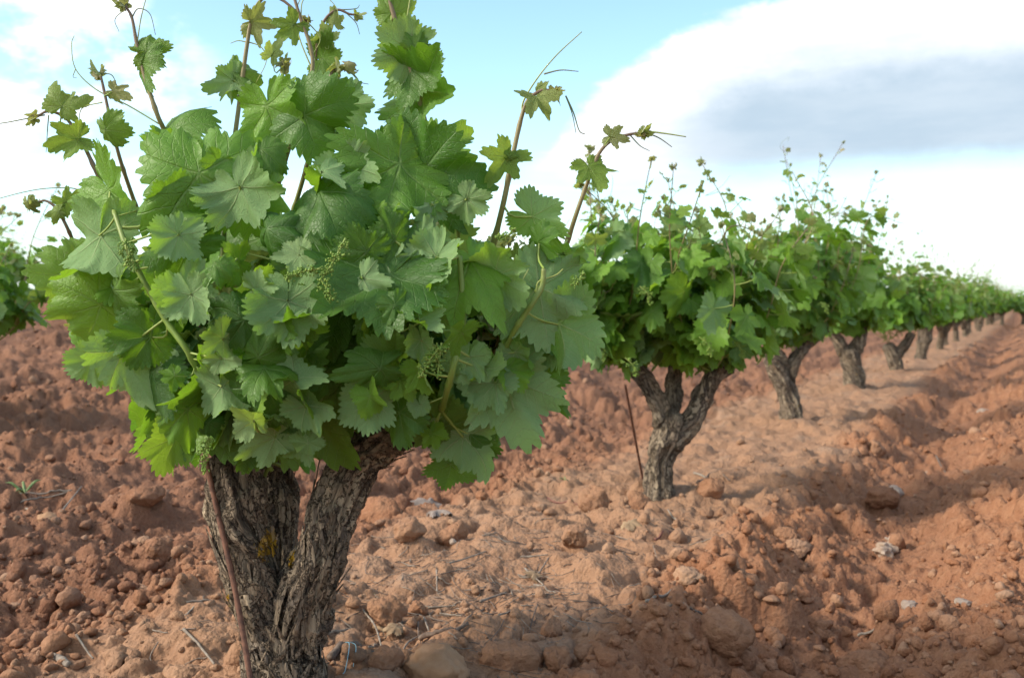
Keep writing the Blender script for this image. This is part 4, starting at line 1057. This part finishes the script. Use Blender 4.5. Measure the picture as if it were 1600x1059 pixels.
# ------------------------------------------------------------------ stakes
def rod(name, p0, p1, r, label, cat, mat, bend=0.004, group=None):
    a = Acc(); rg = np.random.default_rng(int(abs(p0[0]) * 1000))
    m_ = (p0 + p1) / 2 + rg.normal(size=3) * bend
    S = spline([p0, m_, p1], 40); tube(a, S, r * (1 + 0.12 * (rg.uniform(size=40) - 0.5)), 9)
    return tag(a.build(name, [mat], uv=False), label, cat, group)
g1 = on_ground(396, 1100)
top1 = at(322, 722, 1.90); low = at(388, 1062, 1.82)
rod('iron_stake', low + (low - top1) * 0.25, top1, 0.0052, 'thin rusty iron rod leaning against the nearest trunk', 'stake', M_RUST)
b2 = on_ground(1008, 752)
rod('iron_stake', b2 - [0, 0, .05], at(977, 602, d2 - 0.15), 0.0052, 'thin dark iron rod stuck in the soil left of the second trunk', 'stake', M_RUST)

# ------------------------------------------------------------------ stones and clods one can point at
def boulder(name, px, py, w, label, mat, cat='clod', flat=0.7, angular=0.7, sink=0.15, seed=None, tint=(0.5, 0.2, 0, 1), group=None):
    rg = np.random.default_rng(seed or int(px * 3 + py)); p = on_ground(px, py + w * 0.25)
    d = p[1]; r = w / 2 / FPX * d * 1.05
    v, f = rock(rg, 4, flat, angular, 0.2)
    a = Acc(); a.add(v * r, f, np.full(len(f), 3), 0, tint)
    o = a.build(name, [mat], uv=False); o.location = (p[0], p[1], float(height(p[:1], p[1:2])[0]) + r * flat * (1 - 2 * sink) * 0.6)
    return tag(o, label, cat, group)
CL = 'soil clods on the ground'
for px, py, w, lab, mt, fl, an, tn in (
    (605, 966, 62, 'angular red soil clod with a cut face, right of the nearest trunk', M_CLOD, .95, .9, (.6, .1, 0, 1)),
    (652, 954, 34, 'small upright clod touching the angular clod right of the nearest trunk', M_CLOD, 1.1, .6, (.5, .1, 0, 1)),
    (690, 1044, 112, 'broad flat tan stone at the bottom edge right of the nearest trunk', M_TANSTONE, .55, .85, (0, 0, 0, 1)),
    (795, 1022, 105, 'wide red clod beside the flat tan stone at the bottom edge', M_CLOD, .65, .6, (.4, .25, 0, 1)),
    (600, 1050, 70, 'low red clod left of the flat tan stone', M_CLOD, .6, .7, (.3, .2, 0, 1)),
    (862, 992, 40, 'tall narrow clod standing in the litter above the wide red clod', M_CLOD, 1.2, .8, (.5, .1, 0, 1)),
    (868, 1040, 60, 'pointed red clod at the bottom edge, right of the wide clod', M_CLOD, .9, .8, (.2, .2, 0, 1)),
    (1130, 1034, 100, 'large dome shaped clod at the bottom edge, centre right', M_CLOD, .8, .35, (.3, .1, 0, 1)),
    (1076, 912, 58, 'pale whitish clod on the slope below the second vine', M_CLOD, .6, .8, (.6, 1, 0, 1)),
    (1226, 836, 40, 'round orange clod on the slope right of the second trunk', M_CLOD, .85, .4, (.6, .0, 0, 1)),
    (1246, 862, 40, 'pale broken clod just below the round orange clod', M_CLOD, .7, .8, (.4, .8, 0, 1)),
    (1356, 1048, 90, 'wide rounded clod cut by the bottom edge on the right', M_CLOD, .7, .3, (.2, .1, 0, 1)),
    (1378, 792, 52, 'big brown clod lying in the furrow', M_CLOD, .75, .5, (.0, .0, .2, 1)),
    (1174, 958, 32, 'block shaped clod on the loose slope above the dome clod', M_CLOD, .9, .9, (.4, .4, 0, 1)),
    (1366, 706, 36, 'angular clod high in the furrow beside the third trunk', M_CLOD, .9, .9, (.4, .3, 0, 1)),
    (112, 962, 40, 'round pale clod on the dark soil at lower left', M_CLOD, .9, .5, (.8, .5, 0, 1)),
    (32, 1004, 52, 'brown lump at the left edge near the bottom', M_CLOD, .8, .4, (.1, .1, .2, 1)),
    (80, 810, 46, 'pale stone under dry stalks at the left', M_TANSTONE, .5, .7, (0, 0, 0, 1)),
    (228, 798, 62, 'long brown clod on the dark tilled soil left of the trunk', M_CLOD, .6, .5, (.1, .1, .5, 1)),
    (246, 878, 56, 'squarish brown clod left of the rusty rod', M_CLOD, .8, .7, (.1, .1, .5, 1)),
    (152, 792, 36, 'tan clod at far left above the pale round one', M_CLOD, .8, .6, (.4, .4, .1, 1)),
    (290, 1052, 60, 'pinkish clod at the bottom left near the foot of the rod', M_CLOD, .6, .6, (.8, .6, 0, 1)),
    (706, 840, 44, 'wedge shaped clod behind the nearest vine, with a steep lit face', M_CLOD, 1.0, .9, (.5, .1, 0, 1)),
    (640, 845, 62, 'smooth mound like clod right of the right arm of the nearest trunk', M_CLOD, .8, .4, (.6, .2, 0, 1)),
    (595, 800, 78, 'large rough clod just right of the right arm of the nearest trunk', M_CLOD, .8, .5, (.1, .1, 0, 1)),
    (752, 790, 22, 'small round clod under the hanging leaves of the nearest vine', M_CLOD, .9, .3, (.2, .1, 0, 1)),
    (930, 790, 60, 'lit cone shaped clod left of the second trunk', M_CLOD, 1.0, .6, (.7, .1, 0, 1)),
    (1000, 795, 44, 'upright clod at the foot of the second vine', M_CLOD, 1.3, .5, (.6, .0, 0, 1)),
    (1112, 772, 44, 'reddish clod at the right foot of the second vine', M_CLOD, .9, .5, (.3, .1, 0, 1)),
    (900, 855, 46, 'split clod on the trodden strip between first and second vine', M_CLOD, .9, .8, (.7, .2, 0, 1)),
):
    boulder('soil_clod' if mt is M_CLOD else 'stone', px, py, w, lab, mt, 'clod' if mt is M_CLOD else 'stone', fl, an, tint=tn, group=CL if mt is M_CLOD else None)
for px, py, w, lab, fl in ((320, 914, 15, 'smooth white pebble left of the rusty rod', .6), (123, 886, 15, 'small white shard on the dark soil at left', .5),
                           (708, 853, 16, 'small grey white pebble behind the nearest trunk', .7), (1450, 744, 14, 'small white stone right of the furrow', .8),
                           (1536, 642, 22, 'flat grey stone on the far right ridge', .5), (1504, 940, 34, 'flat grey stone on the near right ridge', .4), (1420, 966, 30, 'pale stone on the ridge at lower right', .7),
                           (1395, 765, 34, 'pale crumbly stone beside the furrow', .7)):
    boulder('pebble', px, py, w, lab, M_STONE, 'stone', fl, .4)

def chalk():
    a = Acc(); rg = np.random.default_rng(44)
    for i in range(60):
        t = rg.uniform() ** 1.3; px = 1374 + t * 112 + rg.normal() * 3; py = 872 - 34 * math.sin(t * 1.8) + rg.normal() * (11 - 8 * t)
        p = on_ground(px, py); v, f = rock(rg, 3, rg.uniform(.35, .8), .95, .4); r = (0.023 - 0.011 * t) * rg.uniform(0.4, 1.35)
        a.add(v * r + [p[0], p[1], float(macro(p[:1], p[1:2])[0]) + 0.040 + rg.normal() * 0.006], f, np.full(len(f), 3))
    tmp = bpy.data.objects.new('tmp', a.mesh('chalk_lump', [], uv=False)); sc.collection.objects.link(tmp)
    md = tmp.modifiers.new('r', 'REMESH'); md.mode = 'VOXEL'; md.voxel_size = 0.004
    m2 = bpy.data.meshes.new_from_object(tmp.evaluated_get(bpy.context.evaluated_depsgraph_get())); bpy.data.objects.remove(tmp)
    bm = bmesh.new(); bm.from_mesh(m2); left = set(bm.verts); best = set()
    while left:
        st = [left.pop()]; isl = set(st)
        while st:
            for e in st.pop().link_edges:
                for v in e.verts:
                    if v in left: left.discard(v); isl.add(v); st.append(v)
        if len(isl) > len(best): best = isl
    bmesh.ops.delete(bm, geom=[v for v in bm.verts if v not in best], context='VERTS'); bm.to_mesh(m2); bm.free()
    m2.materials.clear(); m2.materials.append(M_CHALK)
    tag(link('chalk_lump', m2), 'whitish crumbly crust of chalk lying on the ridge right of the furrow', 'chalk')
chalk()

# ------------------------------------------------------------------ dry twigs and litter
def litter():
    rg = np.random.default_rng(88); a = Acc(); n = 620
    px = np.where(np.arange(n) < 400, rg.normal(735, 130, n), rg.uniform(0, 1250, n))
    py = np.where(np.arange(n) < 400, rg.normal(935, 60, n), 465 + rg.uniform(0.45, 1.0, n) * 620)
    d = FPX * 0.8 / np.maximum(py - 465, 50); x, y = (px - CX) / FPX * d, d
    k = (py > 640) & (py < 1078) & (crust(x, y) > 0.5); x, y = x[k], y[k]; n = len(x)
    an = rg.uniform(0, 3.14, n); l = rg.uniform(0.008, 0.045, n) * np.where(rg.uniform(size=n) < .85, 1, 1.8)
    t = np.linspace(-1, 1, 5); bend = rg.normal(size=n) * 0.12
    X = x[:, None] + l[:, None] * (np.cos(an)[:, None] * t - np.sin(an)[:, None] * bend[:, None] * (1 - t * t))
    Y = y[:, None] + l[:, None] * (np.sin(an)[:, None] * t + np.cos(an)[:, None] * bend[:, None] * (1 - t * t))
    Z = height(X.ravel(), Y.ravel()).reshape(X.shape)
    Z = Z * 0.4 + (Z[:, :1] + (Z[:, -1:] - Z[:, :1]) * (t + 1) / 2) * 0.6 + 0.004
    for i in range(n):
        tube(a, np.stack([X[i], Y[i], Z[i]], -1), rg.uniform(0.0005, 0.0017), 4, int(rg.uniform() < 0.55))
    o = a.build('litter', [M_TWIG, M_TWIG_D], uv=False)
    tag(o, 'fine grey straw and broken stalks littering the trodden strip', 'litter', kind='stuff')
litter()
def c4(x, y): return (500 + x / 3.2, 740 + y / 3.2)
def c3(x, y): return (x / 3.43, 750 + y / 3.43)
def c5(x, y): return (950 + x / 2.46, 700 + y / 2.46)
def twig(pts_, r, mat, label, name='dry_twig', cat='twig', group='dry prunings on the ground'):
    P = np.array([on_ground(*p) for p in pts_]); S = spline(P, 18)
    hz = height(S[:, 0], S[:, 1]); line = np.linspace(hz[0], hz[-1], 18)
    S[:, 2] = np.maximum(hz, line) * 0.5 + np.maximum(line, hz.mean()) * 0.5 + r * 0.8 + 0.002
    rg = np.random.default_rng(int(pts_[0][0] * 5))
    a = Acc(); tube(a, S, r * np.linspace(1.15, 0.75, 18) * (1 + 0.2 * (rg.uniform(size=18) - .5)), 7)
    return tag(a.build(name, [mat], uv=False), label, cat, group)
for f_, pts_, r, mt, lab in (
    (c4, [(75, 700), (190, 750), (270, 815), (315, 940)], .0026, M_TWIG, 'pale curved twig arching from the foot of the nearest trunk'),
    (c4, [(10, 850), (150, 820)], .0036, M_TWIG, 'short grey stick touching the foot of the nearest trunk'),
    (c4, [(190, 945), (330, 955), (460, 935)], .0034, M_TWIG, 'grey stick lying level above the flat tan stone'),
    (c4, [(320, 975), (460, 930)], .0028, M_TWIG, 'grey twig crossing under the level stick'),
    (c4, [(400, 980), (440, 910), (510, 855)], .0022, M_TWIG, 'thin forked twig rising toward the tall clod, left end'),
    (c4, [(245, 965), (275, 870)], .0024, M_TWIG, 'short twig leaning across the pale curved twig'),
    (c4, [(580, 528), (700, 490), (830, 435)], .0026, M_TWIG, 'long straight pale twig on the trodden strip'),
    (c4, [(583, 530), (585, 630)], .0022, M_TWIG, 'short twig meeting the long straight twig at its left end'),
    (c4, [(1005, 440), (1140, 446)], .0024, M_TWIG, 'level grey twig on the strip left of the loose slope'),
    (c4, [(1075, 525), (1145, 455)], .0024, M_TWIG, 'slanted pale twig touching the level grey twig'),
    (c4, [(1022, 485), (1120, 570)], .0024, M_TWIG, 'pale twig pointing down to the right below the slanted twig'),
    (c4, [(1070, 570), (1180, 635)], .0022, M_TWIG, 'thin twig at the foot of the loose slope'),
    (c4, [(935, 565), (965, 620)], .0026, M_TWIG, 'stubby pale twig in the middle of the litter'),
    (c4, [(800, 670), (930, 610)], .0032, M_TWIG, 'light grey stick on the dark litter'),
    (c4, [(655, 845), (740, 770), (820, 705)], .0034, M_TWIG_D, 'dark stick slanting up through the litter'),
    (c4, [(650, 790), (740, 798)], .0026, M_TWIG, 'short level twig in front of the dark slanting stick'),
    (c4, [(600, 720), (710, 745)], .0026, M_TWIG, 'pale twig left of the dark slanting stick'),
    (c4, [(540, 682), (680, 676)], .0026, M_TWIG, 'thin level twig right of the small upright clod'),
    (c4, [(520, 755), (545, 830)], .0026, M_TWIG, 'short steep twig right of the angular clod'),
    (c4, [(490, 770), (492, 845)], .0022, M_TWIG_D, 'short dark twig beside the angular clod'),
    (c4, [(720, 812), (775, 855)], .0022, M_TWIG, 'small forked twig below the dark slanting stick'),
    (c4, [(890, 832), (980, 790)], .0022, M_TWIG, 'twig lying behind the wide red clod'),
    (c4, [(940, 130), (1080, 140), (1220, 180), (1390, 215)], .0036, M_CANE_R, 'long red brown cane curving over the strip behind the nearest vine'),
    (c4, [(500, 895), (620, 905), (740, 878)], .0060, M_TWIG_D, 'dark strip of fallen bark above the flat tan stone'),
    (c4, [(270, 785), (400, 840)], .0050, M_DRYLEAF_B, 'curled strip of tan dry bark near the nearest trunk'),
    (c4, [(50, 975), (200, 920)], .0080, M_TWIG_D, 'thick dark stick at the foot of the nearest trunk'),
    (c3, [(240, 955), (310, 985), (370, 1022)], .0085, M_TWIG, 'thick bleached stick end at the bottom left'),
    (c3, [(985, 940), (1070, 985), (1150, 1050)], .0030, M_TWIG, 'grey twig running down to the foot of the rusty rod'),
    (c3, [(1000, 728), (1140, 710)], .0022, M_TWIG, 'pale straw left of the rusty rod, upper one'),
    (c3, [(960, 775), (1085, 730)], .0026, M_TWIG, 'grey twig left of the rusty rod, just under the straw'),
    (c3, [(410, 920), (500, 975)], .0026, M_TWIG, 'short twig above the thick bleached stick end'),
    (c3, [(1140, 855), (1240, 800)], .0026, M_TWIG_D, 'brown twig right beside the rusty rod'),
    (c3, [(60, 112), (200, 140), (390, 165)], .0040, M_TWIG, 'long bleached stalk at the left edge, upper one'),
    (c3, [(110, 162), (280, 158), (390, 172)], .0032, M_TWIG, 'bleached stalk lying just below the upper one at the left edge'),
    (c3, [(140, 215), (260, 245)], .0036, M_TWIG, 'short stalk in front of the pale stone at the left'),
    (c3, [(330, 245), (440, 160)], .0030, M_TWIG, 'grey stalk slanting right of the pale stone at the left'),
    (c5, [(145, 676), (305, 672)], .0038, M_TWIG, 'grey stick lying level on the loose slope'),
    (c5, [(210, 690), (290, 745)], .0026, M_TWIG, 'thin twig below the level stick on the loose slope'),
    (c5, [(315, 738), (370, 710)], .0036, M_TWIG_D, 'short dark stick right of the level stick on the loose slope'),
    (c5, [(960, 797), (1070, 780)], .0036, M_TWIG, 'brown stick at the lower right in the furrow'),
    (c5, [(180, 378), (285, 358)], .0036, M_CANE_R, 'short purple cane left on the slope below the second trunk'),
    (c5, [(180, 240), (225, 262), (270, 295)], .0040, M_TWIG, 'bleached twig just below the second trunk'),
    (c5, [(330, 128), (440, 150)], .0050, M_TWIG, 'bleached stick right of the second trunk'),
    (c5, [(340, 150), (400, 130), (470, 140)], .0040, M_TWIG_D, 'dark twig right of the second trunk'),
    (c5, [(1260, 78), (1305, 120)], .0050, M_TWIG_D, 'dark bent twig on the right ridge'),
):
    twig([f_(*p) for p in pts_], r, mt, lab)

def crumple(px, py, w, mat, label, seed):
    rg = np.random.default_rng(seed); p = on_ground(px, py); a = Acc(); s = w / FPX * p[1] / 1.4
    add_leaf(a, K_HI[seed % 4], rg, p + [0, 0, 0.02], [rg.normal(), rg.normal(), 0.1], [0.1, -0.5, 1], s, 0.5, 0, p + [0.02, -0.02, 0.004], dict(curl_y=1.4, curl_x=1.6, wave=0.2, foldv=0.3))
    return tag(a.build('dry_leaf', [mat, mat]), label, 'dry leaf')
crumple(672, 800, 62, M_DRYLEAF, 'crumpled pale grey dead leaf right of the right arm of the nearest trunk', 1)
crumple(684, 828, 40, M_DRYLEAF, 'dead grey leaf leaning on the wedge shaped clod', 2)
crumple(985, 846, 34, M_DRYLEAF_B, 'curled brown dead leaf at the edge of the loose slope', 3)
crumple(620, 1000, 40, M_DRYLEAF_B, 'tan dead leaf among the sticks by the nearest trunk', 5)
crumple(835, 905, 30, M_DRYLEAF_B, 'dark dead leaf in the middle of the litter', 6)

def twine():
    a = Acc(); 
    for q in ([(536, 1030), (546, 1042), (540, 1058), (536, 1070)], [(546, 1042), (556, 1026)], [(540, 1040), (556, 1042), (552, 1056)], [(556, 1024), (566, 1016)]):
        P = np.array([on_ground(*p) for p in q]); P[:, 2] += 0.003; tube(a, spline(P, 12), 0.0008, 6)
    tag(a.build('twine', [M_TWINE], uv=False), 'knotted scrap of pale blue twine at the foot of the nearest trunk', 'twine')
twine()
def weed(px, py, s, label, n=6, seed=1):
    rg = np.random.default_rng(seed); p = on_ground(px, py); a = Acc()
    for i in range(n):
        an = rg.uniform(0, 6.28); t = np.array([math.cos(an), math.sin(an), rg.uniform(0.2, 1.0)])
        add_leaf(a, K_MID, rg, p, t, [0, -0.3, 1], s * rg.uniform(0.6, 1.2), 0.6, 0.1, None) if False else tube(a, spline([p, p + t * s * 0.6, p + t * s + [0, 0, -s * .3]], 8), np.array([.2, .7, 1, 1, .9, .7, .4, .1]) * s * 0.08, 5)
    tag(a.build('weed', [M_WEED], uv=False), label, 'weed')
weed(38, 786, 0.07, 'small wilted green weed among stalks at the left edge', 7, 1)
weed(884, 766, 0.035, 'tiny green seedling on the strip left of the second trunk', 5, 2)
